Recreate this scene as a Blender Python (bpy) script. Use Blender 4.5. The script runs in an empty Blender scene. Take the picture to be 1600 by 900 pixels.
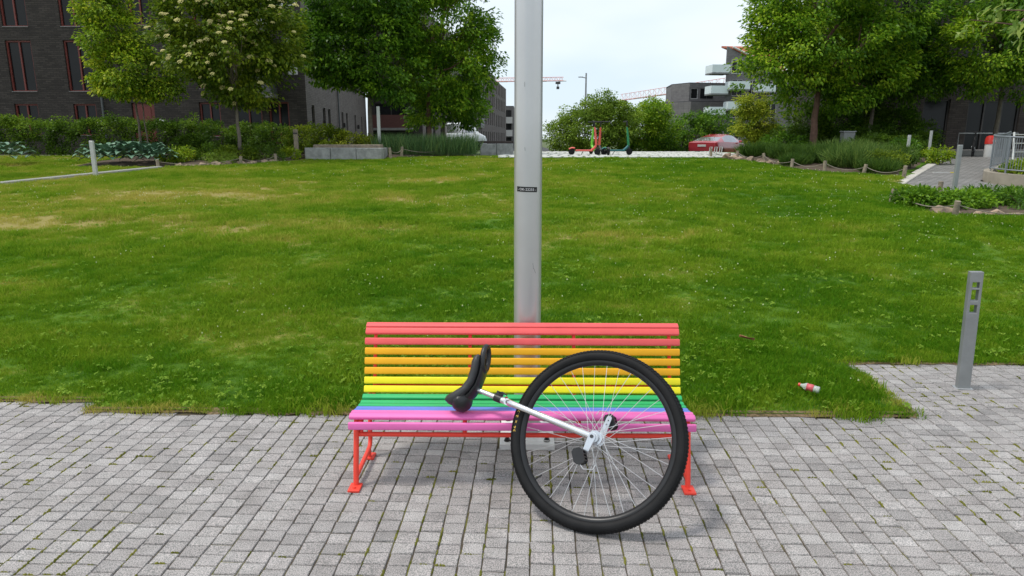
import bpy, bmesh, math, random
import numpy as np
from mathutils import Vector, Matrix, Euler

# ------------------------------------------------------------------ camera, sky, sun, exposure
SC = bpy.context.scene
COL = SC.collection
R = math.radians
cam_d = bpy.data.cameras.new('camera'); cam = bpy.data.objects.new('camera', cam_d); COL.objects.link(cam)
cam_d.sensor_width = 36.0; cam_d.lens = 24.0; cam_d.clip_start = 0.05; cam_d.clip_end = 2000
cam.location = (0, 0, 1.8); cam.rotation_euler = (R(90 - 12.4), 0, math.atan(16 / 1067))
SC.camera = cam

SUN_EL, SUN_AZ = R(66), R(-98)          # azimuth measured from +Y towards +X
world = bpy.data.worlds.new('World'); SC.world = world; world.use_nodes = True
wn = world.node_tree; wn.nodes.clear()
def WN(t, **k):
    n = wn.nodes.new(t)
    for a, b in k.items(): setattr(n, a, b)
    return n
sky = WN('ShaderNodeTexSky', sky_type='NISHITA', sun_disc=False, sun_elevation=SUN_EL, sun_rotation=SUN_AZ)
bgs = WN('ShaderNodeBackground'); bgs.inputs[1].default_value = 0.12
wn.links.new(sky.outputs[0], bgs.inputs[0])
tc = WN('ShaderNodeTexCoord'); mp = WN('ShaderNodeMapping'); mp.inputs['Scale'].default_value = (1.2, 1.2, 3.2)
wn.links.new(tc.outputs['Generated'], mp.inputs[0])
ns = WN('ShaderNodeTexNoise'); ns.inputs['Scale'].default_value = 1.7; ns.inputs['Detail'].default_value = 4; ns.inputs['Roughness'].default_value = .45
wn.links.new(mp.outputs[0], ns.inputs['Vector'])
cr = WN('ShaderNodeValToRGB'); cr.color_ramp.elements[0].position = .36; cr.color_ramp.elements[1].position = .62
cr.color_ramp.elements[0].color = (.58, .68, .77, 1); cr.color_ramp.elements[1].color = (.80, .835, .86, 1)
wn.links.new(ns.outputs[0], cr.inputs[0])
bgc = WN('ShaderNodeBackground'); bgc.inputs[1].default_value = 0.86
wn.links.new(cr.outputs[0], bgc.inputs[0])
mx = WN('ShaderNodeMixShader'); mx.inputs[0].default_value = .88
wn.links.new(bgs.outputs[0], mx.inputs[1]); wn.links.new(bgc.outputs[0], mx.inputs[2])
wo = WN('ShaderNodeOutputWorld'); wn.links.new(mx.outputs[0], wo.inputs[0])

sun_d = bpy.data.lights.new('sun', 'SUN'); sun = bpy.data.objects.new('sun', sun_d); COL.objects.link(sun)
sun_d.energy = 1.5; sun_d.angle = R(11); sun_d.color = (1, .95, .88)
sdir = Vector((math.sin(SUN_AZ) * math.cos(SUN_EL), math.cos(SUN_AZ) * math.cos(SUN_EL), math.sin(SUN_EL)))
sun.rotation_euler = (-sdir).to_track_quat('-Z', 'Y').to_euler(); sun.location = (0, 0, 30)

SC.view_settings.view_transform = 'Standard'; SC.view_settings.look = 'None'
SC.view_settings.exposure = 0.66; SC.view_settings.gamma = 1.0; SC.view_settings.use_curve_mapping = False
SC.cycles.max_bounces = 6; SC.cycles.transparent_max_bounces = 8; SC.cycles.diffuse_bounces = 3

# ------------------------------------------------------------------ helpers
random.seed(7)
RG = np.random.default_rng(11)
MATS = {}
def mat(name, col, rough=.6, var=.12, scale=6., bump=0., bscale=80., metal=0., spec=.5, coat=0., hue=None):
    if name in MATS: return MATS[name]
    m = bpy.data.materials.new(name); m.use_nodes = True; MATS[name] = m
    nt = m.node_tree; b = nt.nodes['Principled BSDF']; L = nt.links.new
    b.inputs['Roughness'].default_value = rough; b.inputs['Metallic'].default_value = metal
    b.inputs['Specular IOR Level'].default_value = spec; b.inputs['Coat Weight'].default_value = coat
    g = nt.nodes.new('ShaderNodeNewGeometry')
    n = nt.nodes.new('ShaderNodeTexNoise'); n.inputs['Scale'].default_value = scale; n.inputs['Detail'].default_value = 6; n.inputs['Roughness'].default_value = .6
    L(g.outputs['Position'], n.inputs['Vector'])
    r = nt.nodes.new('ShaderNodeValToRGB'); r.color_ramp.elements[0].position = .3; r.color_ramp.elements[1].position = .7
    c2 = hue if hue else col
    r.color_ramp.elements[0].color = tuple(max(0, c * (1 - var)) for c in c2) + (1,)
    r.color_ramp.elements[1].color = tuple(min(1, c * (1 + var)) for c in col) + (1,)
    L(n.outputs[0], r.inputs[0]); L(r.outputs[0], b.inputs['Base Color'])
    if bump:
        n2 = nt.nodes.new('ShaderNodeTexNoise'); n2.inputs['Scale'].default_value = bscale; n2.inputs['Detail'].default_value = 5
        L(g.outputs['Position'], n2.inputs['Vector'])
        bp = nt.nodes.new('ShaderNodeBump'); bp.inputs['Strength'].default_value = bump; bp.inputs['Distance'].default_value = .01
        L(n2.outputs[0], bp.inputs['Height']); L(bp.outputs[0], b.inputs['Normal'])
    return m

def leafmat(name, c0, c1, trans=.35, rough=.45, src='GEOMETRY', c2=None, spec=.18):
    if name in MATS: return MATS[name]
    m = bpy.data.materials.new(name); m.use_nodes = True; MATS[name] = m
    nt = m.node_tree; b = nt.nodes['Principled BSDF']; L = nt.links.new; out = nt.nodes['Material Output']
    a = nt.nodes.new('ShaderNodeAttribute'); a.attribute_name = 'tint'; a.attribute_type = src
    r = nt.nodes.new('ShaderNodeValToRGB')
    r.color_ramp.elements[0].color = c0 + (1,); r.color_ramp.elements[1].color = c1 + (1,)
    if c2:
        e = r.color_ramp.elements.new(.5); e.color = c2 + (1,)
    L(a.outputs['Fac'], r.inputs[0]); L(r.outputs[0], b.inputs['Base Color'])
    b.inputs['Roughness'].default_value = rough; b.inputs['Specular IOR Level'].default_value = spec
    t = nt.nodes.new('ShaderNodeBsdfTranslucent'); L(r.outputs[0], t.inputs['Color'])
    mxs = nt.nodes.new('ShaderNodeMixShader'); mxs.inputs[0].default_value = trans
    L(b.outputs[0], mxs.inputs[1]); L(t.outputs[0], mxs.inputs[2]); L(mxs.outputs[0], out.inputs[0])
    return m

def brickmat(name, c1, c2, mortar, rough=.8):
    if name in MATS: return MATS[name]
    m = bpy.data.materials.new(name); m.use_nodes = True; MATS[name] = m
    nt = m.node_tree; b = nt.nodes['Principled BSDF']; L = nt.links.new
    b.inputs['Roughness'].default_value = rough; b.inputs['Specular IOR Level'].default_value = .2
    g = nt.nodes.new('ShaderNodeNewGeometry'); s = nt.nodes.new('ShaderNodeSeparateXYZ'); L(g.outputs['Position'], s.inputs[0])
    ad = nt.nodes.new('ShaderNodeMath'); L(s.outputs[0], ad.inputs[0]); L(s.outputs[1], ad.inputs[1])
    cb = nt.nodes.new('ShaderNodeCombineXYZ'); L(ad.outputs[0], cb.inputs[0]); L(s.outputs[2], cb.inputs[1])
    br = nt.nodes.new('ShaderNodeTexBrick'); L(cb.outputs[0], br.inputs['Vector'])
    br.inputs['Color1'].default_value = c1 + (1,); br.inputs['Color2'].default_value = c2 + (1,); br.inputs['Mortar'].default_value = mortar + (1,)
    br.inputs['Scale'].default_value = 1; br.inputs['Brick Width'].default_value = .3; br.inputs['Row Height'].default_value = .085; br.inputs['Mortar Size'].default_value = .012
    n = nt.nodes.new('ShaderNodeTexNoise'); n.inputs['Scale'].default_value = 1.3; n.inputs['Detail'].default_value = 5; L(g.outputs['Position'], n.inputs['Vector'])
    r = nt.nodes.new('ShaderNodeValToRGB'); r.color_ramp.elements[0].color = (.7, .7, .7, 1); r.color_ramp.elements[1].color = (1.25, 1.22, 1.2, 1)
    L(n.outputs[0], r.inputs[0])
    mu = nt.nodes.new('ShaderNodeMix'); mu.data_type = 'RGBA'; mu.blend_type = 'MULTIPLY'; mu.inputs[0].default_value = 1
    L(br.outputs[0], mu.inputs[6]); L(r.outputs[0], mu.inputs[7]); L(mu.outputs[2], b.inputs['Base Color'])
    bp = nt.nodes.new('ShaderNodeBump'); bp.inputs['Strength'].default_value = .5; bp.inputs['Distance'].default_value = .01; bp.invert = True
    L(br.outputs['Fac'], bp.inputs['Height']); L(bp.outputs[0], b.inputs['Normal'])
    return m

def tag(o, label, cat, group=None, kind=None):
    o['label'] = label; o['category'] = cat
    if group: o['group'] = group
    if kind: o['kind'] = kind
    return o
def thing(name, label, cat, loc=(0, 0, 0), rz=0., group=None):
    o = bpy.data.objects.new(name, None); COL.objects.link(o); o.empty_display_size = .1
    o.location = loc; o.rotation_euler = (0, 0, rz)
    return tag(o, label, cat, group)
def offs(p):
    v = Vector((0, 0, 0))
    while p is not None:
        v += p.location; p = p.parent
    return v
def link(me, name, m, parent=None):
    o = bpy.data.objects.new(name, me); COL.objects.link(o)
    if m is not None:
        for mm in (m if isinstance(m, (list, tuple)) else [m]): me.materials.append(mm)
    if parent is not None: o.parent = parent
    return o
def copy_tree(o, parent=None):
    c = o.copy(); COL.objects.link(c)
    if parent is not None: c.parent = parent
    for ch in list(o.children): copy_tree(ch, c)
    return c

class MB:
    def __init__(s): s.v = []; s.f = []; s.m = []
    def add(s, vs, fs, mi=0, M=None):
        k = len(s.v)
        for p in vs:
            p = Vector(p)
            s.v.append(tuple(M @ p) if M is not None else tuple(p))
        for f in fs: s.f.append(tuple(i + k for i in f)); s.m.append(mi)
        return s
    def box(s, c, d, M=None, mi=0):
        x, y, z = (q / 2 for q in d); cx, cy, cz = c
        vs = [(cx + a * x, cy + b * y, cz + e * z) for e in (-1, 1) for b in (-1, 1) for a in (-1, 1)]
        return s.add(vs, [(0, 2, 3, 1), (4, 5, 7, 6), (0, 1, 5, 4), (2, 6, 7, 3), (0, 4, 6, 2), (1, 3, 7, 5)], mi, M)
    def cbox(s, c, d, b=.005, M=None, mi=0):
        # box with chamfered edges (all twelve)
        bm = bmesh.new(); bmesh.ops.create_cube(bm, size=1)
        for v in bm.verts: v.co = Vector((v.co.x * d[0] + c[0], v.co.y * d[1] + c[1], v.co.z * d[2] + c[2]))
        bmesh.ops.bevel(bm, geom=bm.edges[:], offset=b, segments=1, affect='EDGES')
        bm.verts.index_update()
        s.add([v.co for v in bm.verts], [[v.index for v in f.verts] for f in bm.faces], mi, M); bm.free(); return s
    def tube(s, path, r, seg=8, cap=True, mi=0, M=None, closed=False, sx=1.):
        path = [Vector(p) for p in path]; n = len(path)
        rs = r if isinstance(r, (list, tuple)) else [r] * n
        vs = []; prev = None
        for i, p in enumerate(path):
            if closed: t = path[(i + 1) % n] - path[i - 1]
            else: t = path[min(i + 1, n - 1)] - path[max(i - 1, 0)]
            t = t.normalized() if t.length > 1e-9 else Vector((0, 0, 1))
            if prev is None:
                a = Vector((0, 0, 1)) if abs(t.z) < .9 else Vector((1, 0, 0))
                u = t.cross(a).normalized()
            else:
                u = prev - t * prev.dot(t); u = u.normalized() if u.length > 1e-6 else t.orthogonal().normalized()
            prev = u; w = t.cross(u)
            for k in range(seg):
                a = 2 * math.pi * k / seg
                vs.append(p + (u * math.cos(a) * sx + w * math.sin(a)) * rs[i])
        fs = []
        for i in range(n if closed else n - 1):
            j = (i + 1) % n
            for k in range(seg):
                l = (k + 1) % seg
                fs.append((i * seg + k, i * seg + l, j * seg + l, j * seg + k))
        if cap and not closed:
            fs.append(tuple(range(seg - 1, -1, -1))); fs.append(tuple((n - 1) * seg + k for k in range(seg)))
        return s.add(vs, fs, mi, M)
    def lathe(s, prof, seg=24, M=None, mi=0, cap=True):
        # prof: list of (r, z) around local z
        vs = []; fs = []
        for r, z in prof:
            for k in range(seg):
                a = 2 * math.pi * k / seg; vs.append((r * math.cos(a), r * math.sin(a), z))
        for i in range(len(prof) - 1):
            for k in range(seg):
                l = (k + 1) % seg; fs.append((i * seg + k, i * seg + l, (i + 1) * seg + l, (i + 1) * seg + k))
        if cap:
            fs.append(tuple(range(seg - 1, -1, -1))); fs.append(tuple((len(prof) - 1) * seg + k for k in range(seg)))
        return s.add(vs, fs, mi, M)
    def prism(s, poly, h0, h1, M=None, mi=0):
        n = len(poly)
        vs = [(x, y, h0) for x, y in poly] + [(x, y, h1) for x, y in poly]
        fs = [tuple(range(n - 1, -1, -1)), tuple(range(n, 2 * n))] + [(i, (i + 1) % n, n + (i + 1) % n, n + i) for i in range(n)]
        return s.add(vs, fs, mi, M)
    def mesh(s, name, off=None):
        me = bpy.data.meshes.new(name)
        v = s.v if off is None else [(p[0] - off[0], p[1] - off[1], p[2] - off[2]) for p in s.v]
        me.from_pydata(v, [], s.f); 
        if any(s.m): me.polygons.foreach_set('material_index', s.m)
        me.update(); return me
    def build(s, name, m, parent=None, world=False, smooth=None, at=None):
        off = offs(parent) if (world and parent is not None) else None
        if world and parent is None and at is not None: off = at
        me = s.mesh(name, off)
        if smooth is not None:
            me.shade_smooth()
            if smooth < 180: me.set_sharp_from_angle(angle=R(smooth))
        o = link(me, name, m, parent)
        if at is not None: o.location = at
        return o
def frameM(o, x, y, z):
    return Matrix(((x[0], y[0], z[0], o[0]), (x[1], y[1], z[1], o[1]), (x[2], y[2], z[2], o[2]), (0, 0, 0, 1)))
def zM(p0, p1):
    d = (Vector(p1) - Vector(p0)).normalized(); q = d.to_track_quat('Z', 'Y').to_matrix().to_4x4()
    return Matrix.Translation(Vector(p0)) @ q
def rrect(w, h, r, n=3):
    out = []
    for cx, cy, a0 in ((w / 2 - r, h / 2 - r, 0), (-w / 2 + r, h / 2 - r, 90), (-w / 2 + r, -h / 2 + r, 180), (w / 2 - r, -h / 2 + r, 270)):
        for k in range(n + 1):
            a = R(a0 + 90 * k / n); out.append((cx + r * math.cos(a), cy + r * math.sin(a)))
    return out
def textmesh(body, size, spacing=1.0):
    cu = bpy.data.curves.new('lettering', 'FONT'); cu.body = body; cu.size = size; cu.space_character = spacing; cu.resolution_u = 3
    ob = bpy.data.objects.new('lettering', cu); COL.objects.link(ob)
    bpy.context.view_layer.update(); dg = bpy.context.evaluated_depsgraph_get()
    me = bpy.data.meshes.new_from_object(ob.evaluated_get(dg))
    vs = [v.co.copy() for v in me.vertices]; fs = [tuple(p.vertices) for p in me.polygons]
    bpy.data.objects.remove(ob); bpy.data.curves.remove(cu); bpy.data.meshes.remove(me)
    x1 = max(v.x for v in vs); x0 = min(v.x for v in vs); y1 = max(v.y for v in vs); y0 = min(v.y for v in vs)
    return [Vector((v.x - (x0 + x1) / 2, v.y - (y0 + y1) / 2, 0)) for v in vs], fs, x1 - x0

# ---- smooth value noise on arrays
def vnoise(x, y, s=1., seed=0):
    x = np.asarray(x, float) * s + seed * 17.3; y = np.asarray(y, float) * s - seed * 9.7
    xi = np.floor(x); yi = np.floor(y); fx = x - xi; fy = y - yi
    fx = fx * fx * (3 - 2 * fx); fy = fy * fy * (3 - 2 * fy)
    def h(a, b):
        q = np.sin(a * 127.1 + b * 311.7 + seed * 3.1) * 43758.5453
        return q - np.floor(q)
    return (h(xi, yi) * (1 - fx) + h(xi + 1, yi) * fx) * (1 - fy) + (h(xi, yi + 1) * (1 - fx) + h(xi + 1, yi + 1) * fx) * fy
def sstep(a, b, t):
    t = np.clip((np.asarray(t, float) - a) / (b - a), 0, 1); return t * t * (3 - 2 * t)
def terrain(x, y):
    x = np.asarray(x, float); y = np.asarray(y, float)
    d = np.maximum(0, np.minimum(y, 27) - 4.5)
    h = (d - 1.2 * (1 - np.exp(-d / 1.2))) * 1.05 / 21.3
    m = sstep(-5, -3, x) * (1 - sstep(11.5, 13.5, x))
    h = h - m * (.45 * sstep(37, 39, y)) - np.clip(.01 * np.maximum(0, y - 39), 0, .9)
    return h
def lawn_z(x, y):
    x = np.asarray(x, float); y = np.asarray(y, float)
    w = sstep(6, 9, y) * (1 - sstep(23, 27, y))
    u = .07 * (vnoise(x, y, .35, 2) - .3) + .035 * vnoise(x, y, 1.1, 5) + .06 * np.exp(-((y - 11.9 - .15 * np.sin(x * .7)) / .45) ** 2) + .05 * np.exp(-((y - 15.6 - .2 * np.sin(x * .5 + 1)) / .5) ** 2)
    return terrain(x, y) + .012 + np.maximum(0, u) * w + .008 * vnoise(x, y, 5, 3)
def tz(x, y): return float(terrain(x, y))

# ---- leaves: kite-shaped bent quads, one mesh
def leaf_mesh(name, P, D, N, S, tint, wid=.55, bend=.18):
    # P base points, D unit directions, N approx normals, S lengths
    P = np.asarray(P, float); D = np.asarray(D, float); N = np.asarray(N, float); S = np.asarray(S, float)[:, None]
    W = np.cross(D, N); W /= np.linalg.norm(W, axis=1, keepdims=True) + 1e-9
    N = np.cross(W, D)
    n = len(P); V = np.empty((n, 4, 3))
    V[:, 0] = P; V[:, 1] = P + D * S * .45 + W * S * wid * .5 + N * S * bend * .6
    V[:, 2] = P + D * S - N * S * bend; V[:, 3] = P + D * S * .45 - W * S * wid * .5 + N * S * bend * .6
    me = bpy.data.meshes.new(name)
    me.vertices.add(n * 4); me.vertices.foreach_set('co', V.reshape(-1).astype(np.float32))
    me.loops.add(n * 4); me.loops.foreach_set('vertex_index', np.arange(n * 4, dtype=np.int32))
    me.polygons.add(n); me.polygons.foreach_set('loop_start', np.arange(0, n * 4, 4, dtype=np.int32))
    at = me.attributes.new('tint', 'FLOAT', 'FACE'); at.data.foreach_set('value', np.clip(np.asarray(tint, float), 0, 1).astype(np.float32))
    me.update(calc_edges=True); me.validate(); return me
def unit(a): return a / (np.linalg.norm(a, axis=-1, keepdims=True) + 1e-9)

def cluster_leaves(C, rc, nper, size, rg, flat=.6, out=None, droop=.25, tbase=None, tj=.12):
    """leaves around cluster centres C (k,3); out = outward directions per cluster"""
    k = len(C); n = k * nper; ci = np.repeat(np.arange(k), nper)
    q = rg.normal(size=(n, 3)); q = unit(q) * (rg.random((n, 1)) ** .45)
    q[:, 2] *= flat
    rcv = (rc if np.ndim(rc) else np.full(k, rc))[ci][:, None]
    P = C[ci] + q * rcv
    o = out[ci] if out is not None else np.zeros((n, 3))
    D = unit(q * .8 + o * .9 + rg.normal(size=(n, 3)) * .45 + np.array([0, 0, -droop]))
    N = unit(np.array([0, 0, 1.0]) + o * .35 + rg.normal(size=(n, 3)) * .55)
    S = size * rg.uniform(.7, 1.25, n)
    t = (tbase[ci] if tbase is not None else .5) + rg.normal(size=n) * tj
    return P, D, N, S, t

def blob_clusters(blobs, n, rg, shell=.5, gap=.25, seed=1, low=-1.):
    """cluster centres in a union of ellipsoids, pushed to the shell, uneven outline"""
    vol = np.array([b[3] * b[4] * b[5] for b in blobs]) ** .8; pr = vol / vol.sum()
    C = []; O = []
    cen = np.array([b[:3] for b in blobs]); rad = np.array([b[3:6] for b in blobs])
    tries = 0
    while len(C) < n and tries < n * 30:
        tries += 1
        i = rg.choice(len(blobs), p=pr)
        d = rg.normal(size=3); d /= np.linalg.norm(d)
        if d[2] < low: continue
        r = shell + (1 - shell) * rg.random() ** .6
        lump = .80 + .34 * vnoise(d[0] * 2.6 + d[2] * 1.7, d[1] * 2.6 - d[2] * 2.1, 1., seed + i)
        p = cen[i] + d * rad[i] * r * float(lump)
        if vnoise(p[0] * .9 + p[2] * .6, p[1] * .9 - p[2] * .8, 1.2, seed + 40) < gap: continue
        C.append(p); O.append(d)
    return np.array(C), np.array(O)

def wobble(p0, p1, n, amp, rg):
    p0 = np.array(p0, float); p1 = np.array(p1, float); out = []
    for i in range(n + 1):
        t = i / n; out.append(tuple(p0 + (p1 - p0) * t + rg.normal(size=3) * amp * math.sin(math.pi * t)))
    return out

def tree(name, label, base, r0, fork_z, blobs, ncl, nper, lsize, lm, barkm, seed, rc=.42, gap=.25, shell=.5, group=None, trunks=None, flat=.6, tamp=.22, limbs=11, low=-1., wid=.55):
    rg = np.random.default_rng(seed)
    bz = tz(base[0], base[1]) if len(base) == 2 else base[2]
    root = thing(name, label, 'tree', (base[0], base[1], bz), group=group)
    b3 = np.array([base[0], base[1], bz - .05])
    C, O = blob_clusters(blobs, ncl, rg, shell, gap, seed, low)
    mb = MB(); top = np.array([base[0], base[1], fork_z])
    cen = np.mean([b[:3] for b in blobs], 0)
    leader = cen + np.array([0, 0, .3])
    for tb in (trunks or [(0, 0, 1.)]):
        p0 = b3 + np.array([tb[0], tb[1], 0]); pa = wobble(p0, top + np.array([tb[0] * .7, tb[1] * .7, 0]), 5, .02, rg); pb = wobble(pa[-1], leader, 5, .08, rg)
        path = pa + pb[1:]; rr = [r0 * tb[2] * (1.25 if i == 0 else 1 - .085 * i) for i in range(len(path))]
        mb.tube(path, rr, 10)
    for i in range(limbs):
        c = C[rg.integers(len(C))]; st = np.array(top) + (leader - top) * rg.random() * .8
        pth = wobble(st, st + (c - st) * .85, 5, .12, rg); mb.tube(pth, [r0 * .42 * (1 - .15 * j) for j in range(6)], 6)
        for j in range(4):
            c2 = C[np.argsort(((C - c) ** 2).sum(1))[rg.integers(1, max(2, min(25, len(C) - 1)))]]
            mb.tube(wobble(pth[3], c2, 4, .06, rg), [r0 * .2, r0 * .15, r0 * .12, r0 * .08, r0 * .04], 5)
    mb.build('trunk', barkm, root, world=True, smooth=60)
    tb = .45 + (vnoise(C[:, 0] * 1.3 + C[:, 1], C[:, 2] * 1.3 - C[:, 1], 1., seed) - .5) * tamp * 2 + rg.normal(size=len(C)) * tamp * .5
    P, D, N, S, t = cluster_leaves(C, rc * rg.uniform(.7, 1.3, len(C)), int(nper * 1.25), lsize * .86, rg, flat, O, tbase=tb, tj=.2)
    off = np.array(offs(root))
    link(leaf_mesh('crown', P - off, D, N, S, t, wid), 'crown', lm, root)
    return root, C, O

def foliage(name, label, cat, C, O, rc, nper, lsize, lm, seed, group=None, flat=.7, tamp=.25, base=None, wid=.55, droop=.2, stems=None, kind=None):
    rg = np.random.default_rng(seed); base = base if base is not None else (float(C[:, 0].mean()), float(C[:, 1].mean()), tz(C[:, 0].mean(), C[:, 1].mean()))
    tb = .45 + (vnoise(C[:, 0] * 1.3, C[:, 1] * 1.1 + C[:, 2] * 1.7, 1., seed) - .5) * tamp * 2 + rg.normal(size=len(C)) * tamp * .4
    P, D, N, S, t = cluster_leaves(C, rc, nper, lsize, rg, flat, O, tbase=tb, droop=droop)
    if stems is None:
        o = link(leaf_mesh(name, P - np.array(base), D, N, S, t, wid), name, lm); o.location = base; return tag(o, label, cat, group, kind)
    root = thing(name, label, cat, base, group=group)
    link(leaf_mesh('leaves', P - np.array(base), D, N, S, t, wid), 'leaves', lm, root)
    mb = MB(); ii = rg.choice(len(C), min(stems, len(C)), replace=False)
    for i in ii:
        mb.tube(wobble((base[0] + rg.normal() * .06, base[1] + rg.normal() * .06, base[2] - .03), C[i], 4, .04, rg), [.016, .013, .01, .007, .004], 5)
    mb.build('stem', mat('twig', (.09, .06, .04), .8), root, world=True, smooth=60)
    return root

# ---- scatter: instances of small prototype meshes on points
def scatter(name, pts, rots, scl, tint, idx, protos):
    me = bpy.data.meshes.new(name); n = len(pts)
    me.vertices.add(n); me.vertices.foreach_set('co', np.asarray(pts, np.float32).reshape(-1))
    for nm, ty, key, arr in (('rot', 'FLOAT_VECTOR', 'vector', rots), ('scl', 'FLOAT', 'value', scl), ('tint', 'FLOAT', 'value', np.clip(tint, 0, 1)), ('idx', 'INT', 'value', idx)):
        a = me.attributes.new(nm, ty, 'POINT'); a.data.foreach_set(key, np.asarray(arr, np.int32 if ty == 'INT' else np.float32).reshape(-1))
    me.update()
    o = link(me, name, None)
    co = bpy.data.collections.new(name + '_prototypes')
    for k, (pm, mm) in enumerate(protos):
        p = bpy.data.objects.new('%s_tuft_%d' % (name, k), pm); pm.materials.append(mm); co.objects.link(p)
    ng = bpy.data.node_groups.new(name, 'GeometryNodeTree')
    ng.interface.new_socket('Geometry', in_out='INPUT', socket_type='NodeSocketGeometry'); ng.interface.new_socket('Geometry', in_out='OUTPUT', socket_type='NodeSocketGeometry')
    nn = ng.nodes.new; L = ng.links.new
    gi = nn('NodeGroupInput'); go = nn('NodeGroupOutput'); ip = nn('GeometryNodeInstanceOnPoints'); ci = nn('GeometryNodeCollectionInfo')
    ci.inputs['Collection'].default_value = co; ci.inputs['Separate Children'].default_value = True; ci.inputs['Reset Children'].default_value = True
    def na(nm, ty):
        q = nn('GeometryNodeInputNamedAttribute'); q.data_type = ty; q.inputs['Name'].default_value = nm; return q.outputs['Attribute']
    L(gi.outputs[0], ip.inputs['Points']); L(ci.outputs[0], ip.inputs['Instance']); ip.inputs['Pick Instance'].default_value = True
    L(na('idx', 'INT'), ip.inputs['Instance Index']); L(na('rot', 'FLOAT_VECTOR'), ip.inputs['Rotation']); L(na('scl', 'FLOAT'), ip.inputs['Scale'])
    L(ip.outputs[0], go.inputs[0])
    md = o.modifiers.new('scatter', 'NODES'); md.node_group = ng
    return o
def blade_tuft(name, n, rad, h0, h1, w, rg, lean=.5):
    vs = []; fs = []
    for i in range(n):
        a = rg.random() * 6.283; r = rad * math.sqrt(rg.random()); bx, by = r * math.cos(a), r * math.sin(a)
        h = rg.uniform(h0, h1); b = rg.random() * 6.283; l = lean * h * rg.uniform(.2, 1.2); c = rg.random() * 6.283
        wx, wy = math.cos(c) * w / 2, math.sin(c) * w / 2; dx, dy = math.cos(b) * l, math.sin(b) * l
        k = len(vs)
        vs += [(bx - wx, by - wy, -.01), (bx + wx, by + wy, -.01), (bx + dx * .4 - wx * .8, by + dy * .4 - wy * .8, h * .6), (bx + dx * .4 + wx * .8, by + dy * .4 + wy * .8, h * .6), (bx + dx, by + dy, h)]
        fs += [(k, k + 1, k + 3, k + 2), (k + 2, k + 3, k + 4)]
    me = bpy.data.meshes.new(name); me.from_pydata(vs, [], fs); me.update(); return me
# ------------------------------------------------------------------ the setting: ground, paving, lawn
def struct(o, **k):
    o['kind'] = 'structure'; return o
def grid_mesh(name, xs, ys, zf, skip=None, attr=None):
    X, Y = np.meshgrid(xs, ys); Z = zf(X, Y); nx = len(xs)
    vs = np.stack([X, Y, Z], -1).reshape(-1, 3); fs = []
    for j in range(len(ys) - 1):
        for i in range(nx - 1):
            if skip and skip((xs[i] + xs[i + 1]) / 2, (ys[j] + ys[j + 1]) / 2): continue
            k = j * nx + i; fs.append((k, k + 1, k + nx + 1, k + nx))
    me = bpy.data.meshes.new(name); me.from_pydata(vs.tolist(), [], fs); me.update(); me.shade_smooth()
    if attr is not None:
        a = me.attributes.new('dry', 'FLOAT', 'POINT'); a.data.foreach_set('value', attr(X, Y).reshape(-1).astype(np.float32))
    return me
gx = np.concatenate([[-400, -200, -100, -60], np.arange(-40, 41, 2.), [60, 100, 200, 400]])
gy = np.concatenate([[-60, -20, -5], np.arange(0, 40, 1.), np.arange(40, 100, 5.), [120, 200, 400, 900]])
gm = mat('rough_ground', (.085, .12, .03), .95, .3, 2., .4, 30, hue=(.07, .08, .03))
struct(link(grid_mesh('ground', gx, gy, lambda x, y: terrain(x, y) - .06), 'ground', gm))

# lawn outline (the paving cuts into it at the right)
def lawn_edge(x): return np.where(x < -2.93, 4.45, np.where(x < 2.60, 4.27, 5.36))
def path_left(y): return np.interp(y, [15.8, 16.2, 17.9, 20.8, 26.9, 31], [10.9, 10.05, 9.78, 11.86, 16.28, 18.6])
def kerb_x(y): return np.interp(y, [9, 13., 17.5, 22.05, 23], [-17.2, -15.3, -13.45, -11.6, -11.2])
DRY = [(-8.6, 11.6, 2.2, .6, 1.), (-6.6, 15.4, 2.6, .45, .9), (-4.0, 11.3, 1.6, .35, .8), (-1.5, 10.5, 2.6, .45, .75), (1.6, 10.7, 1.6, .35, .7), (-2.2, 18.2, 1.6, .6, .6), (-4.6, 5.5, .7, .35, .7), (-6.5, 7.2, 1.6, .5, .45), (-10, 14, 3, 1, .45), (-3.2, 14.6, 2, .4, .4), (.5, 6.6, .8, .25, .35)]
def bed_front(x): return np.interp(x, [-16, -15.4, -15.2, -11.6, -9.9, -8.4, -8.2, -5.2, -5.1, -2, -1.9, -1.8], [40, 40, 22.6, 22.25, 23.2, 24.4, 25.8, 25.8, 26.6, 28.5, 30, 40])
def bed_right_front(x): return np.interp(x, [8.1, 8.2, 8.5, 8.6, 9.2, 9.95, 10.6, 16], [40, 26.5, 24, 22, 20.9, 20.15, 19.2, 19.2])
def in_ivy(x, y): return (x > 7.75) & (y > np.interp(x, [7.7, 9.4, 12], [12.9, 12.3, 12])) & (y < np.interp(x, [7.7, 9.2, 10.4, 12], [14.3, 15.1, 15.4, 15.3]))
def dryness_and_shade(x, y):
    d = .17 + .42 * (vnoise(x, y, .5, 8) - .5) + .40 * (vnoise(x, y, 1.9, 9) - .5) + .25 * (vnoise(x, y, 5.5, 19) - .5) + .16 * sstep(-1, -8, x) + .20 * sstep(6, 13, y)  # finest noise term stands for hummock shading, put into the tint
    d = d + .32 * np.maximum(0, vnoise(x * .45, y * 1.7, 1., 23) - .55)
    for a, b, rx, ry, s in DRY:
        q = ((x - a + .5 * (vnoise(x, y, 1.3, 4) - .5) * rx) / rx) ** 2 + ((y - b + .8 * (vnoise(x, y, 1.7, 6) - .5)) / ry) ** 2
        d = d + s * .45 * np.exp(-q)
    d = d - .2 * np.exp(-((y - 4.9) / .8) ** 2) - .18 * sstep(2, 6, x)
    return np.clip(d, 0, 1)
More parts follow.
